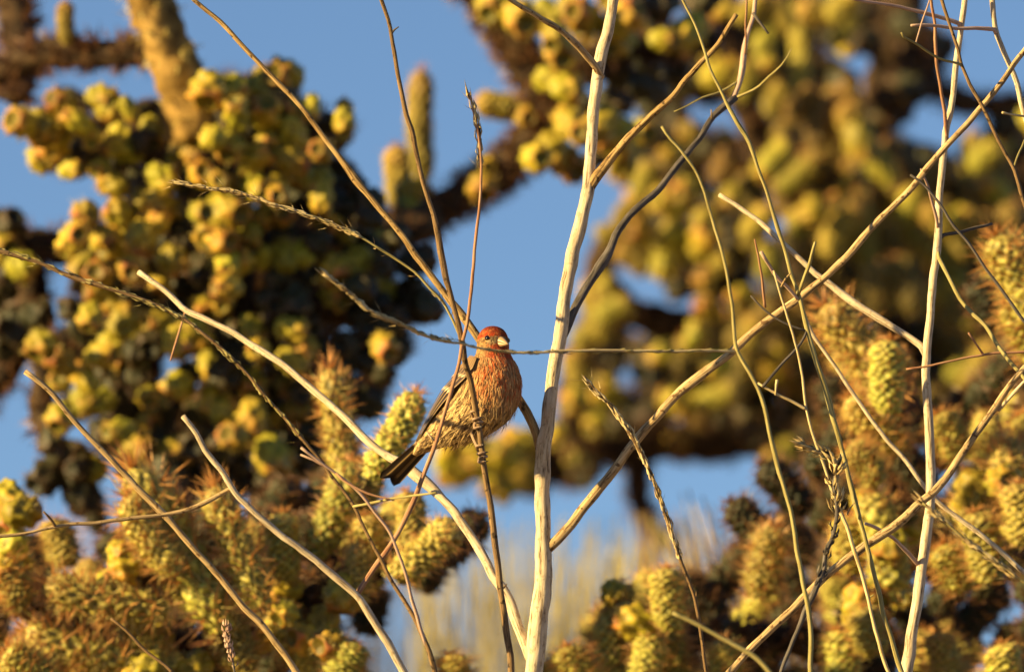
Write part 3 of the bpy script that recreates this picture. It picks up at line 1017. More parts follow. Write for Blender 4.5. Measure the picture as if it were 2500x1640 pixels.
# ---- A: the heavily fruited cholla on the left
FA = (-0.55, 1.3, 0)
ca = plant('cholla_cactus', FA, 'cholla cactus hung with heavy yellow fruit clusters beside a golden limb', 'cactus')
dA_ = 1.15
put_branch(ca, [(330, 1760), (400, 1560), (470, 1300), (520, 1050), (560, 800), (560, 560), (500, 380), (470, 300)], 62, 48, dA_ + 0.22, dA_ + 0.1, 'wood', 'trunk', 500, foot=FA)
put_branch(ca, [(480, 330), (450, 230), (420, 130), (375, 40), (340, -60), (320, -160)], 60, 52, dA_ + 0.02, dA_ + 0.0, 'gold_wood', spines=70)
put_branch(ca, [(425, 110), (350, 125), (240, 130), (120, 130), (20, 170), (-60, 200)], 34, 36, dA_ + 0.08, dA_ + 0.15, 'wood', spines=300)
put_branch(ca, [(30, 240), (50, 150), (40, 40), (20, -60)], 40, 40, dA_ + 0.25, dA_ + 0.3, 'wood', spines=200)
put_branch(ca, [(500, 470), (620, 420), (740, 330), (800, 300)], 34, 22, dA_ + 0.15, dA_ + 0.08)
put_branch(ca, [(480, 440), (380, 380), (260, 340), (120, 300)], 34, 20, dA_ + 0.15, dA_ + 0.08)
put_branch(ca, [(560, 620), (700, 600), (850, 590), (980, 560), (1060, 530)], 50, 42, dA_ + 0.15, dA_ + 0.25)
put_branch(ca, [(560, 760), (720, 740), (880, 760), (1000, 740)], 46, 30, dA_ + 0.16, dA_ + 0.12)
put_branch(ca, [(540, 700), (380, 740), (240, 800), (130, 860), (100, 1000), (140, 1140)], 40, 24, dA_ + 0.16, dA_ + 0.10)
put_branch(ca, [(500, 960), (640, 980), (800, 1000), (900, 980)], 40, 30, dA_ + 0.18, dA_ + 0.15)
put_branch(ca, [(420, 720), (250, 640), (120, 600), (-40, 620)], 36, 40, dA_ + 0.25, dA_ + 0.3)
put_branch(ca, [(60, 600), (80, 720), (40, 860), (-40, 980)], 40, 30, dA_ + 0.3, dA_ + 0.3)
put_joint(ca, 165, 110, 172, 5, dA_ + 0.1, 24, 'y')
put_joint(ca, 835, 345, 845, 240, dA_ + 0.05, 24, 'y')
put_joint(ca, 640, 240, 660, 160, dA_ + 0.1, 26, 'y')
put_joint(ca, 245, 1300, 195, 1130, dA_ + 0.4, 30, 'o')
EA = []
for (x, y) in [(130, 780), (255, 830), (390, 640), (270, 1000), (500, 790), (600, 870), (440, 1080), (620, 1090), (630, 620), (820, 670), (690, 700), (1330, 590), (1500, 560), (1660, 600), (1520, 750),
               (1680, 740), (1830, 500), (1980, 660), (2190, 760), (1840, 840), (1700, 920), (1600, 1000), (1830, 1020), (1460, 920), (1340, 880), (1230, 960), (1150, 1060), (1010, 1120), (1290, 1120), (1400, 1160),
               (1560, 1110), (1650, 1200), (1780, 1130), (1890, 1120), (1770, 1240), (2050, 960), (2060, 1130), (2040, 1230), (1000, 1290), (1060, 1350), (1010, 1420), (910, 1310), (740, 1340), (760, 1440), (540, 1380),
               (480, 1480), (660, 1500), (920, 1490), (1280, 1340), (1380, 1410), (1420, 1320), (1500, 1350), (1590, 1480), (1340, 1500)]:
    EA.append((x / 2.602, y / 2.602))
for (x, y) in [(480, 90), (660, 90), (900, 70), (1090, 230), (850, 290), (530, 240), (620, 310), (610, 440), (590, 560), (780, 620), (1020, 620), (1110, 720), (1200, 660), (1360, 60), (1570, 80), (1520, 240),
               (1440, 250), (1450, 390), (1600, 630), (1830, 660), (270, 790), (390, 880), (620, 820), (540, 980), (390, 1000), (650, 1120), (940, 1080), (400, 1220), (1370, 1050), (1330, 880), (1600, 1200), (1490, 1340),
               (1710, 1450), (770, 1310), (1850, 850), (1440, 1190), (1640, 790), (1250, 760), (2430, 760)]:
    EA.append((x / 2.602, 550 + y / 2.602))
polyA = [(30, 290), (90, 250), (200, 205), (340, 225), (420, 290), (480, 215), (560, 165), (720, 175), (800, 270), (870, 290), (870, 400), (930, 480), (1010, 560), (975, 640), (1035, 705), (1085, 740), (1060, 800), (990, 815),
         (1010, 860), (960, 960), (880, 1040), (850, 1180), (700, 1220), (500, 1200), (300, 1150), (170, 1180), (110, 1100), (100, 1000), (150, 900), (75, 850), (110, 790), (160, 720), (150, 600), (140, 530), (260, 485), (250, 440),
         (170, 420), (90, 380)]
holeA = [ring(815, 775, 52, 36), ring(425, 872, 40, 26), ring(275, 215, 40, 20), ring(185, 1065, 20, 40)]
for (x, y) in EA:
    put_fruit(ca, x + crnd.uniform(-5, 5), y + crnd.uniform(-5, 5), dA_ + crnd.uniform(-0.04, 0.06), s=crnd.uniform(0.78, 0.98))
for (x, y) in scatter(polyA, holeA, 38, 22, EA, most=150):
    put_fruit(ca, x, y, dA_ + crnd.uniform(0.03, 0.12), s=0.85, shaded=crnd.random() < 0.68)
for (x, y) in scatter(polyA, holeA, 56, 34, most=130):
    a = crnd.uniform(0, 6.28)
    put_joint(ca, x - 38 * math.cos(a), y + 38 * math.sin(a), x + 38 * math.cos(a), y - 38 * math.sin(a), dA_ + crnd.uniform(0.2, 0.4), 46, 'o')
for (x, y) in scatter([(-40, 520), (60, 540), (100, 640), (80, 700), (130, 790), (60, 850), (0, 960), (-40, 980)], [ring(112, 590, 30, 40)], 48, 8, most=26):
    put_fruit(ca, x, y, dA_ + crnd.uniform(0.2, 0.4), shaded=crnd.random() < 0.8)
for (x, y) in [(1038, 750), (1010, 640), (900, 620), (860, 560), (180, 1110), (130, 1150), (190, 1190)]:
    put_fruit(ca, x, y, dA_ + 0.1, s=1.2, shaded=True)

# ---- B: dark limb in the middle with upright young joints
FB = (-0.45, 1.85, 0)
cb = plant('cholla_cactus', FB, 'cholla cactus with a dark crooked limb carrying upright young joints', 'cactus')
dB = 1.55
put_branch(cb, [(600, 1760), (620, 1500), (660, 1200), (730, 900), (850, 680), (960, 575), (1031, 530)], 56, 42, dB + 0.15, dB - 0.02, 'wood', 'trunk', 200, foot=FB)
put_branch(cb, [(1350, 290), (1319, 215), (1275, 150), (1242, 77), (1190, 10), (1130, -60)], 44, 46, dB, dB + 0.02, spines=500)
put_branch(cb, [(1000, 548), (1031, 530), (1127, 480), (1204, 434), (1261, 384), (1311, 327), (1345, 262)], 42, 44, dB - 0.01, dB, spines=500)
put_branch(cb, [(1300, 190), (1400, 160), (1520, 120), (1640, 120), (1760, 100)], 34, 24, dB + 0.1, dB + 0.1)
put_joint(cb, 1030, 450, 1046, 172, dB + 0.25, 36, 'y')
put_joint(cb, 985, 520, 962, 355, dB + 0.1, 36, 'y')
put_joint(cb, 1310, 262, 1162, 242, dB + 0.1, 38, 'y')
EB = [(1288, 284), (1392, 304), (1345, 370), (1380, 395), (1310, 385), (1185, 400), (1400, 20), (1420, 70), (1355, 95), (1372, 135), (1345, 195), (1385, 215), (1430, 40), (1215, 10), (1270, 40),
      (1180, 460), (1000, 470), (990, 530), (1420, 330), (1470, 300), (1500, 60), (1510, 100)]
for (x, y) in EB:
    put_fruit(cb, x, y, dB + crnd.uniform(-0.09, 0.0))
polyB = [(1290, 0), (1560, -20), (1800, -20), (1700, 140), (1600, 280), (1550, 420), (1440, 400), (1360, 400), (1320, 330), (1390, 240), (1320, 120)]
for (x, y) in scatter(polyB, [], 56, 12, EB, most=70):
    put_fruit(cb, x, y, dB + crnd.uniform(0.05, 0.25), shaded=crnd.random() < 0.65)

# ---- C: the big blurred cholla on the right
FC = (1.1, 2.6, 0)
cc = plant('cholla_cactus', FC, 'big cholla cactus with golden joints and dark forks behind the upright shrub', 'cactus')
dC = 2.75
put_branch(cc, [(2080, 1760), (2060, 1500), (2020, 1200), (1980, 980), (1960, 760), (1980, 560), (2060, 400), (2140, 260), (2180, 100), (2190, -60)], 62, 46, dC + 0.45, dC + 0.2, 'wood', 'trunk', 200, foot=FC)
put_branch(cc, [(1980, 1090), (1860, 1075), (1700, 1080), (1560, 1075), (1450, 1110), (1380, 1140), (1280, 1120), (1160, 1130)], 42, 38, dC + 0.3, dC + 0.1)
put_branch(cc, [(1960, 820), (1850, 850), (1740, 830), (1640, 790), (1560, 770), (1500, 730), (1460, 660), (1530, 560), (1620, 500)], 42, 34, dC + 0.3, dC + 0.1)
put_branch(cc, [(1990, 540), (1900, 420), (1850, 330), (1800, 200), (1760, 60), (1760, -60)], 40, 34, dC + 0.3, dC + 0.2)
put_branch(cc, [(2090, 350), (2200, 380), (2300, 410), (2340, 480), (2440, 460), (2560, 420)], 38, 38, dC + 0.2, dC + 0.25)
put_branch(cc, [(2140, 260), (2220, 210), (2240, 120), (2220, 20), (2200, -60)], 36, 36, dC + 0.15, dC + 0.15)
put_branch(cc, [(2230, 190), (2330, 240), (2440, 260), (2560, 240)], 30, 26, dC + 0.15, dC + 0.2)
put_branch(cc, [(1560, 1090), (1555, 1180), (1580, 1270), (1640, 1330)], 28, 22, dC + 0.2, dC + 0.2)
put_branch(cc, [(2030, 1100), (2200, 1040), (2380, 980), (2560, 960)], 46, 40, dC + 0.1, dC + 0.1)
put_branch(cc, [(1430, 1130), (1400, 1000), (1420, 880), (1470, 760)], 40, 34, dC + 0.15, dC + 0.1)
for a in [(1960, 290, 1955, 20, 28), (2180, 450, 2025, 205, 36), (2260, 640, 2180, 440, 36), (2400, 540, 2385, 320, 36), (2120, 660, 2075, 470, 34), (1850, 130, 1900, 10, 30), (2330, 640, 2420, 520, 34), (2180, 760, 2110, 640, 34),
          (1700, 640, 1620, 540, 34), (2040, 110, 2080, -20, 30), (1900, 470, 1985, 380, 34), (1480, 830, 1440, 680, 32), (1700, 1000, 1620, 940, 36), (1850, 900, 1760, 960, 34)]:
    put_joint(cc, *a[:4], dC + crnd.uniform(-0.15, 0.1), a[4], 'y')
EC = [(c[0] / 2.602 + 1600, c[1] / 2.602) for c in [(780, 100), (440, 50), (600, 40), (930, 640), (790, 640), (450, 1060), (780, 1000), (690, 1080), (210, 840), (90, 990), (300, 300), (380, 480), (560, 520), (700, 400), (1300, 900),
      (1250, 650), (2050, 1250), (2100, 1000), (100, 1300), (300, 1450), (200, 1200), (480, 1250), (620, 1200), (1200, 60), (1050, 60), (1000, 1350), (900, 1450), (1150, 1250), (1600, 1300), (1950, 1400), (2200, 1250), (640, 1400)]]
EC += [(c[0] / 2.602 + 1600, 550 + c[1] / 2.602) for c in [(70, 280), (300, 330), (420, 250), (560, 450), (200, 1150), (130, 1100), (290, 1180), (400, 1080), (1900, 550), (1500, 100), (700, 220), (100, 100), (300, 120), (600, 40),
       (330, 520), (60, 800), (250, 700), (400, 900), (650, 700), (800, 850), (560, 950), (1950, 900), (2100, 1000), (800, 1520), (820, 1450)]]
EC += [(1500, 760), (1440, 820), (1420, 900), (1480, 960), (1400, 980), (1100, 1090), (1160, 1110), (1230, 1120), (1110, 1160), (1200, 1180), (1150, 1070), (1260, 1080), (1280, 1160), (1360, 1060), (1450, 1040), (1090, 1120), (1180, 1140), (1400, 1120), (1240, 1190), (1540, 640), (1480, 700), (1550, 560), (1600, 600), (1540, 520), (1500, 560), (1580, 440)]
for (x, y) in EC:
    if crnd.random() < 0.45:
        a = crnd.uniform(-1.2, 1.2)
        put_joint(cc, x + 48 * math.sin(a), y + 48 * math.cos(a), x - 48 * math.sin(a), y - 48 * math.cos(a), dC + crnd.uniform(-0.15, 0.05), 34, crnd.choice('yyg'))
    else:
        put_fruit(cc, x, y, dC + crnd.uniform(-0.15, 0.05), s=crnd.uniform(0.85, 1.15))
holeC = [[(1500, 605), (1545, 625), (1690, 795), (1580, 800), (1505, 750)], [(1690, 265), (1740, 245), (1850, 260), (1885, 310), (1800, 322), (1700, 312)], [(2070, 150), (2110, 125), (2150, 150), (2185, 200), (2150, 235), (2110, 220)],
         [(2240, 240), (2290, 240), (2290, 310), (2260, 350), (2205, 335), (2210, 300)], [(2330, 290), (2400, 290), (2400, 350), (2360, 390), (2330, 370)], [(2300, -40), (2560, -40), (2560, 240), (2400, 235), (2330, 200), (2300, 100)],
         ring(2180, 92, 20, 20), ring(1745, 440, 20, 16), ring(1900, 530, 26, 22), [(1470, 440), (1550, 440), (1500, 560), (1440, 620), (1380, 700), (1300, 700), (1300, 440)]]
polyC = [(1560, 60), (1800, -30), (2200, -30), (2300, 60), (2330, 230), (2560, 260), (2560, 1060), (2300, 1060), (2000, 1120), (1860, 1110), (1620, 1120), (1540, 1130), (1500, 1190), (1400, 1200), (1330, 1210), (1230, 1215), (1060, 1190), (1050, 1090), (1160, 1060),
         (1290, 1060), (1360, 1000), (1370, 880), (1390, 790), (1420, 700), (1500, 600), (1530, 500), (1500, 430), (1560, 300)]
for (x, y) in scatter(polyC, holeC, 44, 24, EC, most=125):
    put_fruit(cc, x, y, dC + crnd.uniform(0.05, 0.25), s=1.05, shaded=crnd.random() < 0.72)
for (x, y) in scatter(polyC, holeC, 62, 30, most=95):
    put_fruit(cc, x, y, dC + crnd.uniform(0.3, 0.55), s=1.35, shaded=True)

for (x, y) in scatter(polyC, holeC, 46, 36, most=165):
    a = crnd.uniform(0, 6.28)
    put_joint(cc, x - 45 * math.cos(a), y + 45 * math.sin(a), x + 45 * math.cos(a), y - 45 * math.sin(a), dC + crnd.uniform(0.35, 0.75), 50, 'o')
for (x, y) in scatter([(1850, 330), (2060, 250), (2260, 420), (2480, 420), (2480, 1000), (2050, 1080), (1900, 900), (1700, 950), (1600, 850), (1950, 700)], holeC, 72, 20, most=60):
    a = crnd.uniform(-0.9, 0.9)
    put_joint(cc, x + 75 * math.sin(a), y + 75 * math.cos(a), x - 75 * math.sin(a), y - 75 * math.cos(a), dC + crnd.uniform(-0.1, 0.25), 40, crnd.choice('ggy'))

# ---- D: low spiny cholla, left foreground
FD = (-0.45, 0.65, 0)
cd = plant('cholla_cactus', FD, 'low cholla cactus with fuzzy orange-spined joints below the tan stalks', 'cactus')
dD = 0.5
put_branch(cd, [(520, 1760), (530, 1640), (540, 1540)], 60, 55, dD + 0.12, dD + 0.1, 'wood', 'trunk', 100, foot=FD)
put_branch(cd, [(540, 1580), (680, 1520), (820, 1420), (960, 1370), (1090, 1320), (1170, 1300)], 40, 24, dD + 0.12, dD + 0.1)
put_branch(cd, [(520, 1600), (380, 1560), (220, 1520), (60, 1480), (-60, 1450)], 40, 30, dD + 0.12, dD + 0.1)
put_branch(cd, [(760, 1470), (800, 1330), (830, 1200), (850, 1080)], 34, 28, dD + 0.12, dD + 0.15)
for a in [(545, 1540, 345, 1130, 62, 's'), (640, 1480, 545, 1180, 46, 's'), (430, 1400, 330, 1200, 44, 's'), (850, 1190, 805, 900, 40, 's', 0.1), (905, 1170, 1000, 950, 44, 'n', -0.07), (770, 1360, 840, 1120, 46, 'n'), (960, 1410, 1110, 1265, 46, 'n'),
          (700, 1420, 690, 1250, 44, 'n'), (1000, 1350, 980, 1200, 40, 'n'), (410, 1490, 110, 1415, 48, 's'), (330, 1620, 60, 1540, 48, 's'), (440, 1660, 320, 1500, 50, 'n'), (130, 1660, 20, 1580, 50, 's'), (600, 1640, 560, 1480, 50, 'n'),
          (760, 1640, 700, 1470, 48, 'n'), (250, 1680, 190, 1570, 46, 's'), (60, 1480, -30, 1380, 44, 's'), (860, 1480, 900, 1330, 40, 'n'), (900, 1400, 880, 1260, 40, 'n'), (1100, 1700, 1080, 1600, 44, 's'), (820, 1660, 850, 1560, 44, 'n')]:
    u_ = crnd.uniform(-0.05, 0.08)
    put_joint(cd, a[0], a[1], a[2], a[3], dD + (a[6] if len(a) > 6 else u_), a[4], a[5])
for (x, y) in [(370, 1570), (385, 1360), (290, 1345), (300, 1390), (260, 1430), (20, 1215), (50, 1250), (15, 1290), (30, 1340), (60, 1380), (5, 1380), (690, 1500), (740, 1560), (800, 1570), (790, 1520), (700, 1440), (640, 1560),
               (120, 1640), (60, 1640), (840, 1450), (350, 1640), (20, 1420), (480, 1630), (550, 1600)]:
    put_fruit(cd, x, y, dD + crnd.uniform(0.0, 0.1), s=crnd.uniform(0.8, 1.0))
for (x, y) in scatter([(-30, 1240), (90, 1300), (250, 1330), (420, 1240), (640, 1200), (900, 1150), (1000, 1250), (1150, 1290), (1130, 1360), (960, 1440), (900, 1560), (880, 1700), (-30, 1700)], [], 78, 10, most=95):
    a = crnd.uniform(0, 6.28)
    put_joint(cd, x - 55 * math.cos(a), y + 60, x + 55 * math.cos(a), y - 60, dD + crnd.uniform(0.15, 0.5), 44, crnd.choice('ono'))

# ---- E: low spiny cholla, right foreground
FE = (0.5, 0.8, 0)
ce = plant('cholla_cactus', FE, 'low cholla cactus with pale green orange-spined joints around the arching stalk', 'cactus')
dE = 0.6
put_branch(ce, [(2080, 1760), (2085, 1640), (2090, 1500)], 60, 50, dE + 0.2, dE + 0.15, 'wood', 'trunk', 100, foot=FE)
put_branch(ce, [(2090, 1600), (1950, 1560), (1780, 1560), (1600, 1560), (1420, 1620)], 40, 30, dE + 0.2, dE + 0.15)
put_branch(ce, [(2090, 1520), (2200, 1380), (2300, 1280), (2420, 1240), (2560, 1200)], 44, 36, dE + 0.2, dE + 0.15)
put_branch(ce, [(2220, 1360), (2180, 1180), (2180, 1040), (2190, 930)], 36, 30, dE + 0.25, dE + 0.2)
put_branch(ce, [(2440, 1230), (2500, 1050), (2540, 850), (2550, 750)], 40, 36, dE + 0.2, dE + 0.1)
for a in [(2190, 960, 2010, 745, 54, 's'), (2170, 1010, 2180, 830, 46, 'n'), (2200, 1100, 2080, 960, 46, 's'), (2540, 800, 2435, 575, 58, 's'), (2560, 900, 2470, 730, 54, 's'), (1850, 1460, 1890, 1285, 44, 's'), (1640, 1540, 1640, 1385, 44, 'n'),
          (1540, 1560, 1525, 1420, 44, 'n'), (1440, 1680, 1405, 1570, 46, 's'), (1380, 1700, 1350, 1600, 42, 'n'), (1500, 1700, 1470, 1500, 46, 'n'), (1580, 1640, 1480, 1470, 44, 's'), (1660, 1680, 1650, 1520, 48, 's'), (1560, 1680, 1590, 1540, 44, 'n'), (2180, 1470, 2130, 1200, 56, 'n'), (2080, 1400, 2090, 1260, 48, 'n'),
          (2330, 1310, 2470, 1060, 60, 's'), (2420, 1420, 2380, 1250, 54, 'n'), (2500, 1330, 2500, 1180, 56, 'n'), (2350, 1120, 2290, 1010, 44, 's'), (2470, 1690, 2440, 1570, 50, 'n'), (2360, 1440, 2300, 1330, 46, 's'),
          (2060, 1690, 2030, 1540, 48, 'n'), (2140, 1600, 2110, 1480, 46, 'n'), (2330, 1680, 2310, 1540, 44, 's'), (1780, 1690, 1760, 1560, 44, 's'), (2540, 1120, 2480, 1020, 50, 's'), (2150, 1180, 2060, 1100, 40, 's')]:
    put_joint(ce, a[0], a[1], a[2], a[3], dE + crnd.uniform(-0.06, 0.1), a[4], a[5])
for (x, y) in [(1561, 1520), (2042, 1578), (2100, 1500), (2160, 1430), (2200, 1450), (2060, 1310), (2110, 1230), (1500, 1450), (2446, 1617), (2040, 1620), (2180, 1330), (2210, 1280), (1620, 1420), (2380, 1200), (2450, 1180)]:
    put_fruit(ce, x, y, dE + crnd.uniform(0.0, 0.1), s=crnd.uniform(0.8, 1.0))
for (x, y) in scatter([(1380, 1640), (1480, 1440), (1600, 1400), (1700, 1430), (1800, 1340), (1880, 1160), (1990, 1120), (2040, 900), (2150, 850), (2250, 980), (2400, 1000), (2400, 700), (2560, 640), (2560, 1700), (1380, 1700)], [], 78, 10, most=130):
    a = crnd.uniform(0, 6.28)
    put_joint(ce, x - 55 * math.cos(a), y + 60, x + 55 * math.cos(a), y - 60, dE + crnd.uniform(0.15, 0.5), 44, crnd.choice('ono'))


# ------------------------------------------------------------------ dry brush and a desert tree far behind
def brush(label, foot, x0, x1, ytop, dd, n, mat, seed):
    rr = random.Random(seed)
    b = plant('dry_bush', foot, label, 'bush')
    V, F = [], []
    o = Vector(foot)
    for k in range(n):
        f = o + Vector((rr.gauss(0, 0.05), rr.gauss(0, 0.05), 0))
        t = P(rr.uniform(x0, x1), ytop + abs(rr.gauss(0, 160)), dd + rr.uniform(-0.25, 0.25))
        c = f.lerp(t, 0.6) + Vector((rr.gauss(0, 0.05), rr.gauss(0, 0.05), 0.1))
        pts = [f.lerp(c, q / 6).lerp(c.lerp(t, q / 6), q / 6) for q in range(7)]
        vv, ff, _ = tube_data(pts, [0.0025 - 0.0003 * q for q in range(7)], 4, k, 0.0, 1, 0, False)
        q0 = len(V)
        V += [v + pts[0] - o for v in vv]
        F += [tuple(q0 + i for i in fc) for fc in ff]
        for _ in range(5):
            i = rr.randrange(3, 6)
            d = (pts[i + 1] - pts[i]).normalized() + Vector((rr.gauss(0, 0.4), rr.gauss(0, 0.4), 0))
            cone_add(V, F, pts[i] - o, d, rr.uniform(0.08, 0.2), 0.0016)
    me = mesh_from('stems', V, F, [M[mat]], uvs=[(0.3, v[2]) for v in V])
    s = bpy.data.objects.new('stems', me)
    s['kind'] = 'stuff'
    link(s, b, Matrix.Translation(o))


brush('olive dry bush standing between the perch stalk and spiny cholla', (0.0, 2.6, 0), 980, 1720, 1250, 2.6, 190, 'olive', 1)
brush('thin straw brush leaning behind the tip of the curled weed', (0.75, 1.7, 0), 1620, 1930, 1190, 1.7, 70, 'straw', 9)
brush('dense wide bush standing behind the grass stem with seed scales', (0.4, 2.2, 0), 1560, 2050, 1230, 2.2, 170, 'brown', 8)
brush('tall olive bush far behind the perch stalk', (0.25, 5.0, 0), 1150, 2000, 1290, 5.0, 260, 'olive', 5)
brush('brown brush far behind the finch and its perch', (-0.2, 4.0, 0), 850, 1500, 1380, 4.0, 220, 'grey', 6)
brush('greyish dry bush standing below the heavy yellow fruit clusters', (-0.75, 3.0, 0), 60, 400, 1180, 3.0, 60, 'pink', 2)

# ------------------------------------------------------------------ the finch (bird frame in mm: f forward, r to its right, u up)
YAW = RAD(48)
BF = Vector((math.cos(YAW), -math.sin(YAW), 0))
BR = Vector((-math.sin(YAW), -math.cos(YAW), 0))
BU = Vector((0, 0, 1))
B0 = P(1180, 960, 0.0)
MM = px(0.0) / 0.288           # metres per "mm" of the bird frame
TWC = (10.5, 0.0)


def sm(a, b, x):
    t = max(0.0, min(1.0, (x - a) / (b - a)))
    return t * t * (3 - 2 * t)


def bw(f, r, u, twist=True):
    """bird frame -> world; the head is turned a little further towards the lens"""
    if twist:
        a = sm(16, 31, u) * RAD(6)
        df, dr = f - TWC[0], r - TWC[1]
        f, r = TWC[0] + df * math.cos(a) - dr * math.sin(a), TWC[1] + df * math.sin(a) + dr * math.cos(a)
    return B0 + (BF * f + BR * r + BU * u) * MM


# spine stations: f, u, ventral radius, dorsal radius, side radius
STN = [(-72, -35.5, 1.5, 1.5, 2.5), (-62, -30, 5, 4.5, 7.5), (-49, -24.5, 9, 8.5, 11), (-35, -19.5, 14, 13.5, 16), (-20, -15, 17.5, 18.5, 19.8), (-6, -9, 20.5, 18.5, 21.5), (4, -1.5, 22.5, 19.5, 22.5), (8.5, 8, 21, 18.5, 21.5),
       (10.2, 17, 16.8, 15.5, 18), (10.4, 24, 12.3, 12, 13.8), (10.2, 29.5, 10.6, 11.0, 11.6), (10.2, 35, 10.6, 10.8, 11.2), (10.0, 40, 9.2, 9.8, 10.0), (9.6, 44, 6.2, 7.2, 7.2), (9.4, 46.3, 2.4, 3.0, 3.0)]


def station(s):
    """s in 0..len-1, Catmull-Rom"""
    n = len(STN)
    s = max(0.0, min(n - 1.0001, s))
    i = int(s)
    t = s - i
    g = lambda k: np.array(STN[max(0, min(n - 1, k))], float)
    p0, p1, p2, p3 = g(i - 1), g(i), g(i + 1), g(i + 2)
    q = 0.5 * (2 * p1 + (p2 - p0) * t + (2 * p0 - 5 * p1 + 4 * p2 - p3) * t * t + (3 * p1 - p0 - 3 * p2 + p3) * t ** 3)
    q[2:] = np.maximum(q[2:], 0.4)
    return q


def body_pt(s, ang, lift=0.0):
    """ang 0 = ventral, +90 deg = the bird's right, 180 = back"""
    q = station(s)
    a, b = station(s - 0.05), station(s + 0.05)
    df, du = b[0] - a[0], b[1] - a[1]
    l = math.hypot(df, du) or 1.0
    vf, vu = du / l, -df / l                   # ventral direction
    c = math.cos(ang)
    rv = q[2] if c > 0 else q[3]
    return (q[0] + vf * c * (rv + lift), math.sin(ang) * (q[4] + lift), q[1] + vu * c * (rv + lift))


def mixc(a, b, t):
    t = max(0.0, min(1.0, t))
    return tuple(a[k] * (1 - t) + b[k] * t for k in range(3))


C_RED = (0.46, 0.055, 0.014)
C_DRED = (0.16, 0.028, 0.018)
C_ORG = (0.50, 0.17, 0.05)
C_TAN = (0.44, 0.26, 0.10)
C_CREAM = (0.66, 0.45, 0.20)
C_BRN = (0.12, 0.07, 0.038)
C_DBR = (0.05, 0.028, 0.018)


def plume(s, ang, rr):
    """plumage colour by place on the body"""
    f, r, u = body_pt(s, ang)
    v = math.cos(ang)
    nz = noise.noise(Vector((f, r, u)) * 0.22) * 0.5 + 0.5
    n2 = noise.noise(Vector((f, r, u)) * 0.6 + Vector((9, 3, 1))) * 0.5 + 0.5
    if s > 9.0:
        # head
        fr = f - 10.0
        brow = 37.6 + 0.12 * fr
        if u > brow:
            c = mixc(C_RED, C_ORG, sm(0.35, 0.75, n2))
            c = mixc(c, C_DRED, sm(41.5, 45.5, u) * 0.85)  # top of the crown darkened in the colour, standing in for its shade
            c = mixc(c, C_DRED, sm(0.55, 0.7, nz) * 0.5)
            if fr < -4: c = mixc(c, C_TAN, 0.35 * sm(-4, -9, fr))
        elif u > 33.0:
            c = mixc(C_TAN, C_ORG, 0.05 + 0.25 * n2)
            if fr < 2: c = mixc(c, C_BRN, 0.25)
            if fr > 5.5: c = mixc(c, (0.36, 0.26, 0.13), 0.7)
        else:
            c = mixc(mixc(C_TAN, C_BRN, 0.15), C_RED, sm(4, 9, fr) * 0.85 * sm(0.2, 0.5, n2))
        if 6.3 < fr < 9.5 and 34.5 < u < 38.5: c = mixc(c, C_DBR, 0.55)
        if -6 < fr < 4 and 35.0 < u < 36.6: c = mixc(c, C_BRN, 0.55)
        if fr < -6 and u < 38:
            c = mixc(c, mixc(C_TAN, C_BRN, 0.5), 0.6)
        return c
    # body
    belly = mixc(C_CREAM, C_TAN, 0.35 * nz)
    back = mixc(C_BRN, C_TAN, 0.35 * sm(0.45, 0.7, n2))
    c = mixc(back, belly, sm(-0.55, 0.0, v))
    red = sm(5.6, 7.0, s + 0.9 * (nz - 0.5)) * sm(-0.25, 0.45, v + 0.35 * (nz - 0.5))
    c = mixc(c, mixc(C_ORG, C_RED, max(sm(0.5, 0.8, n2) * 0.8, sm(8.0, 9.0, s) * 0.7)), red * (0.35 + 0.6 * sm(0.3, 0.65, n2)))
    if s > 8.3 and v < 0.62:
        c = mixc(c, mixc(C_TAN, C_BRN, 0.35), 0.7)
    # brown streaks on flanks and belly
    st = noise.noise(Vector((ang * 7.5, s * 0.7, 2.0)))
    if red < 0.6 and v > -0.5:
        c = mixc(c, C_BRN, sm(0.0, 0.25, st) * 0.9 * (1 - red))
    return c


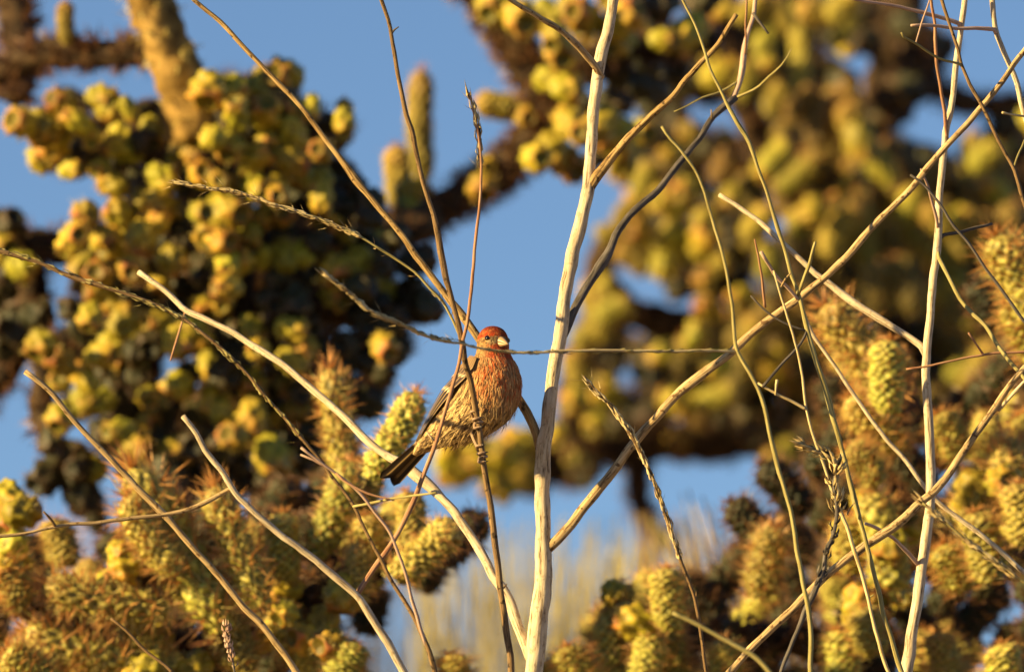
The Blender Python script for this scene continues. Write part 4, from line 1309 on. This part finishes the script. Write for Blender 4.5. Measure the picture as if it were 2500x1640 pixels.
def build_finch():
    root = empty('finch', bw(0, 0, -30))
    WORLD[root.name] = Matrix.Translation(root.location)
    tag(root, 'orange-breasted streaky finch perched on a thin brown stalk', 'bird')
    # body with head, one skin
    ns, na = 90, 40
    V, F, C = [], [], []
    smax = len(STN) - 1
    for i in range(ns + 1):
        s = smax * i / ns
        for j in range(na):
            a = 2 * math.pi * j / na
            p = body_pt(s, a)
            nz = noise.noise(Vector(p) * 0.35) * 0.5
            V.append(bw(*body_pt(s, a, nz)))
            C.append(plume(s, a, rnd))
    for i in range(ns):
        for j in range(na):
            k = (j + 1) % na
            F.append((i * na + j, i * na + k, (i + 1) * na + k, (i + 1) * na + j))
    F.append(tuple(range(na))[::-1])
    F.append(tuple(range(ns * na, (ns + 1) * na)))
    o = root.location.copy()
    me = mesh_from('body', [v - o for v in V], F, [M['feather']], cols=C)
    body = link(bpy.data.objects.new('body', me), root, Matrix.Translation(o))
    # contour feathers, laid head to tail
    rr = random.Random(3)
    V, F, C = [], [], []

    def feather(s, a, L, wd, lift, splay=0.0, col=None, droop=0.0):
        p0 = Vector(body_pt(s, a, 0.0))
        e = 0.12
        t = Vector(body_pt(s - e, a)) - p0
        t = t.normalized() if t.length > 1e-6 else Vector((0, 0, -1))
        n = Vector(body_pt(s, a, 1.0)) - p0
        n = (n - t * n.dot(t))
        n = n.normalized() if n.length > 1e-6 else Vector((0, 0, 1))
        b = t.cross(n)
        t = (t + b * splay + Vector((0, 0, -droop))).normalized()
        b = t.cross(n).normalized()
        base = p0 - n * 0.3
        m1 = base + t * L * 0.45 + n * (0.5 + lift * 0.5)
        tip = base + t * L + n * lift
        q = len(V)
        for pt in (base - b * wd * 0.3, base + b * wd * 0.3, m1 - b * wd * 0.5, m1 + b * wd * 0.5, tip - b * wd * 0.14, tip + b * wd * 0.14, m1 + n * wd * 0.16, tip + n * 0.05):
            V.append(bw(*pt) - o)
        F.extend([(q, q + 6, q + 2), (q, q + 1, q + 6), (q + 1, q + 3, q + 6), (q + 2, q + 6, q + 7, q + 4), (q + 6, q + 3, q + 5, q + 7)])
        c = col or plume(s, a, rr)
        k = rr.uniform(0.6, 1.3)
        c = tuple(x * k for x in c)
        dk = tuple(x * 0.72 for x in c)
        C.extend([dk, dk, c, c, tuple(x * 1.12 for x in c), tuple(x * 1.12 for x in c), tuple(x * 0.9 for x in c), c])

    for k in range(15000):
        s = rr.uniform(1.2, 13.8)
        q = station(s)
        if rr.random() > min(1.0, (q[2] + q[4]) / 40 + 0.12) * (1.0 if s > 9 else 0.85): continue
        a = rr.uniform(-math.pi, math.pi)
        head = sm(8.8, 10, s)
        L = (1 - head) * rr.uniform(4.0, 8.5) + head * rr.uniform(1.4, 2.6)
        if s < 5: L *= 1.15
        wd = (1 - head) * rr.uniform(0.45, 1.05) + head * rr.uniform(0.3, 0.55)
        if s > 10.2 and abs(a) < 0.38 and 32 < q[1] < 38: continue
        fx = body_pt(s, a)
        if s > 10 and math.dist(fx, (16.0, 8.6 * (1 if fx[1] > 0 else -1), 36.6)) < 2.2: continue
        feather(s, a, L, wd, rr.uniform(0.05, 0.8) * (1 - 0.6 * head), rr.gauss(0, 0.16))
    # loose belly fluff
    for k in range(420):
        s = rr.uniform(2.8, 6.6)
        a = rr.gauss(0.0, 0.75)
        feather(s, a, rr.uniform(7, 12), rr.uniform(0.5, 0.9), rr.uniform(0.5, 2.6), rr.gauss(0, 0.3), None, rr.uniform(0, 0.5))
    me = mesh_from('plumage', V, F, [M['feather']], smooth=False, cols=C)
    pl_ = bpy.data.objects.new('plumage', me)
    pl_['kind'] = 'stuff'
    link(pl_, body, Matrix.Translation(o))

    # bill
    def mandible(name, upper):
        V, F = [], []
        n, m = 10, 9
        for i in range(n + 1):
            t = i / n
            ff = 17.6 + 10.8 * t if upper else 17.4 + 9.8 * t
            gape = 34.2 - 1.6 * t - 1.0 * t * t
            hh = (4.9 * (1 - t) ** 0.75 + 0.25) if upper else -(4.4 * (1 - t) ** 0.8 + 0.12)
            if upper: gape -= 0.6 * t ** 3
            ww = 4.1 * (1 - t) ** 0.75 + 0.2
            if not upper: ww *= 0.97
            for j in range(m):
                a = math.pi * j / (m - 1)
                V.append(bw(ff, math.cos(a) * ww, gape + math.sin(a) * hh + (0.12 if upper else -0.12)) - o)
        for i in range(n):
            for j in range(m):
                k = (j + 1) % m
                F.append((i * m + j, i * m + k, (i + 1) * m + k, (i + 1) * m + j))
        F.append(tuple(range(n * m, (n + 1) * m)))
        me = mesh_from(name, V, F, [M['bill']])
        link(bpy.data.objects.new(name, me), root, Matrix.Translation(o))
    mandible('upper_mandible', True)
    mandible('lower_mandible', False)
    # eyes
    for sd in (1, -1):
        V, F = [], []
        c = bw(15.4, 8.7 * sd, 36.6)
        R_ = 1.95 * MM
        n, m = 12, 8
        for i in range(m + 1):
            for j in range(n):
                th, ph = math.pi * i / m, 2 * math.pi * j / n
                V.append(Vector((math.sin(th) * math.cos(ph), math.sin(th) * math.sin(ph), math.cos(th))) * R_)
        for i in range(m):
            for j in range(n):
                F.append((i * n + j, (i + 1) * n + j, (i + 1) * n + (j + 1) % n, i * n + (j + 1) % n))
        me = mesh_from('eye', V, F, [M['eye']])
        link(bpy.data.objects.new('eye', me), root, Matrix.Translation(c))

    # wings: loft between a back edge and a flank edge
    U = [(-4, 8, 23.5), (-11, 11.5, 17), (-17.5, 14, 9.5), (-28.5, 14.8, 1.5), (-42, 13.5, -11.5), (-52, 10, -19.8), (-62, 7, -27.5), (-67, 5, -31)]
    Lw = [(12, 15.5, 21), (12.5, 20.5, 12.5), (6, 23.2, 5.8), (-5.5, 24.2, -1), (-19.5, 22.6, -9), (-43, 15.5, -20), (-58, 9, -27.8), (-66, 5.5, -31)]

    def crv(T, t):
        n = len(T) - 1
        x = max(0.0, min(n - 1e-6, t * n))
        i = int(x)
        return Vector(T[i]).lerp(Vector(T[i + 1]), x - i)

    def wing_pt(t, v, h):
        a, b = crv(U, t), crv(Lw, t)
        p = a.lerp(b, v)
        out = Vector((0.25, 0.85, 0.45)).normalized()
        bulge = math.sin(math.pi * v) * 2.4 * (1 - t * 0.8)
        return p + out * (bulge + h)

    def wing(sd):
        def strip(name, parent, t0, t1, v0, v1, h, dark, edge, tipc=None, nseg=14):
            V, F, C = [], [], []
            m = 6
            for i in range(nseg + 1):
                q = i / nseg
                t = t0 + (t1 - t0) * q
                wsc = min(1.0, 0.55 + q * 2.0) * (math.sqrt(max(0.0, 1 - ((q - 0.72) / 0.28) ** 2)) if q > 0.72 else 1.0)
                vc = (v0 + v1) / 2
                for j in range(m + 1):
                    e = j / m * 2 - 1
                    v = vc + e * (v1 - v0) / 2 * wsc
                    hh = h + 0.5 * (1 - e * e) + 0.35 * e
                    p = wing_pt(t, v, hh)
                    V.append(bw(p.x, p.y * sd, p.z, False) - o)
                    c = edge if e > 0.9 else dark
                    if abs(e) < 0.15: c = tuple(x * 0.6 for x in dark)
                    if tipc and q > 0.8: c = tipc
                    C.append(c)
            for i in range(nseg):
                for j in range(m):
                    F.append((i * (m + 1) + j, i * (m + 1) + j + 1, (i + 1) * (m + 1) + j + 1, (i + 1) * (m + 1) + j))
            me = mesh_from(name, V, F, [M['quill']], cols=C)
            return link(bpy.data.objects.new(name, me), parent, Matrix.Translation(o))
        # bed of the wing
        V, F, C = [], [], []
        n, m = 20, 8
        for i in range(n + 1):
            for j in range(m + 1):
                p = wing_pt(i / n * 0.93, j / m, -0.6)
                V.append(bw(p.x, p.y * sd, p.z, False) - o)
                C.append(mixc(C_BRN, C_TAN, 0.3 * (noise.noise(p * 0.4) + 0.5)))
        for i in range(n):
            for j in range(m):
                F.append((i * (m + 1) + j, i * (m + 1) + j + 1, (i + 1) * (m + 1) + j + 1, (i + 1) * (m + 1) + j))
        me = mesh_from('wing', V, F, [M['quill']], cols=C)
        wg = link(bpy.data.objects.new('wing', me), root, Matrix.Translation(o))
        edge = (0.50, 0.33, 0.14)
        for k in range(4):      # primaries and secondaries
            v0 = 0.95 - k * 0.25
            strip('flight_feather', wg, 0.30 + 0.02 * k, 1.0 - 0.05 * k, v0 - 0.30, v0 + 0.06, 0.15 + 0.3 * k, (0.028, 0.016, 0.01), edge)
        for k in range(4):      # greater coverts
            v0 = 0.95 - k * 0.24
            strip('covert_feather', wg, 0.16, 0.46 - 0.015 * k, v0 - 0.28, v0 + 0.06, 1.5 + 0.12 * k, C_DBR, (0.42, 0.27, 0.13), (0.62, 0.45, 0.26), 10)
        for k in range(5):      # median coverts
            v0 = 0.95 - k * 0.19
            strip('covert_feather', wg, 0.06, 0.28, v0 - 0.22, v0 + 0.05, 2.2 + 0.08 * k, mixc(C_BRN, C_DBR, 0.3), (0.40, 0.25, 0.12), (0.50, 0.35, 0.2), 8)
        for k in range(9):      # scapulars
            v0 = 0.98 - k * 0.115
            strip('covert_feather', wg, -0.02, 0.17, v0 - 0.14, v0 + 0.05, 2.4 + 0.05 * k, mixc(C_BRN, C_TAN, 0.25), mixc(C_TAN, C_BRN, 0.2), None, 7)
    wing(1)
    wing(-1)

    # tail
    tl = empty('tail', bw(-50, 0, -26, False))
    WORLD[tl.name] = Matrix.Translation(tl.location)
    tl.parent = root
    tl.matrix_parent_inverse = WORLD[root.name].inverted()
    tdir = Vector((-51, 0, -28.5)).normalized()
    roll = RAD(34)
    lat = Vector((0, math.cos(roll), math.sin(roll)))
    lat = (lat - tdir * lat.dot(tdir)).normalized()
    up = lat.cross(tdir)
    if up.z < 0: up = -up
    for k in range(12):
        e = (k - 5.5) / 5.5
        L = 61.5 - 5.0 * (1 - abs(e)) ** 1.0 - 1.5 * abs(e) ** 3
        base = Vector((-51, 0, -22.5)) + lat * e * 3.2 + up * (0.9 - abs(e) * 1.6)
        dr = (tdir + lat * e * 0.045).normalized()
        sv = dr.cross(up).normalized()
        V, F, C = [], [], []
        n, m = 12, 4
        for i in range(n + 1):
            q = i / n
            wd = (1.6 + 1.2 * q) * (math.sqrt(max(0.0, 1 - ((q - 0.85) / 0.15) ** 2)) if q > 0.85 else 1.0)
            for j in range(m + 1):
                g = j / m * 2 - 1
                p = base + dr * L * q + sv * g * wd + up * (0.35 * (1 - g * g) + 0.22 * g * (1 if e > 0 else -1))
                V.append(bw(p.x, p.y, p.z, False) - o)
                C.append(((0.36, 0.23, 0.09) if abs(e) > 0.7 else (0.10, 0.06, 0.025)) if abs(g) > 0.9 and q < 0.85 else (0.018, 0.011, 0.008))  # dark brown tail; inner edges darkened to paint the shaded underside
        for i in range(n):
            for j in range(m):
                F.append((i * (m + 1) + j, i * (m + 1) + j + 1, (i + 1) * (m + 1) + j + 1, (i + 1) * (m + 1) + j))
        me = mesh_from('tail_feather', V, F, [M['quill']], cols=C)
        link(bpy.data.objects.new('tail_feather', me), tl, Matrix.Translation(o))

    # legs: shank and four toes closed round the stalk
    def stalk_at(y):
        for i in range(len(PW) - 1):
            if PW[i][1] >= y >= PW[i + 1][1]:
                t = (PW[i][1] - y) / (PW[i][1] - PW[i + 1][1])
                return Wp[i].lerp(Wp[i + 1], t), (Wp[i + 1] - Wp[i]).normalized(), Rp[i] * (1 - t) + Rp[i + 1] * t
    def leg(y, hip, knee):
        c, ax, R_ = stalk_at(y)
        e1 = (Vector((0, -1, 0)) - ax * ax.dot(Vector((0, -1, 0)))).normalized()
        e2 = ax.cross(e1)
        ank = c - e1 * (R_ + 0.0012) - e2 * 0.001 + ax * 0.001
        p, r = resample([hip, knee, ank], [0.0016, 0.0012, 0.0011], 0.0015)
        V, F, UV = tube_data(p, r, 8, 3, 0.05, 400)
        lg = link(bpy.data.objects.new('leg', mesh_from('leg', V, F, [M['leg']], uvs=UV)), root, Matrix.Translation(p[0]))
        # sd: which way round the stalk the toe runs
        for sd, dz, sweep, ph in ((1, 0.0062, 4.0, 0.0), (1, 0.0008, 4.6, 0.1), (1, -0.0055, 4.2, -0.1), (-1, -0.0022, 3.6, 0.0)):
            pts, rad = [], []
            for q in range(15):
                t = q / 14
                th = math.pi + ph + sd * sweep * t
                kn = 0.00022 * math.sin(t * 15)
                rr_ = R_ + 0.00085 + kn + (0.0016 * max(0, t - 0.82) / 0.18)
                pts.append(c + ax * dz * min(1, t * 2.2) + e1 * math.cos(th) * rr_ + e2 * math.sin(th) * rr_)
                rad.append(0.00115 - 0.0003 * t)
            V, F, UV = tube_data(pts[:13], rad[:13], 7, 2, 0.05, 400)
            te = link(bpy.data.objects.new('toe', mesh_from('toe', V, F, [M['leg']], uvs=UV)), lg, Matrix.Translation(pts[0]))
            rad[13], rad[14] = 0.0004, 0.00012
            V, F, UV = tube_data(pts[12:], [0.0007, 0.00045, 0.00012], 6, 2, 0.0, 400)
            link(bpy.data.objects.new('claw', mesh_from('claw', V, F, [M['claw']], uvs=UV)), lg, Matrix.Translation(pts[12]))
    leg(1108, bw(-4, 8, -24), P(1154, 1066, -0.012))
    leg(1024, bw(4, -4, -20), P(1172, 1030, -0.02))


build_finch()
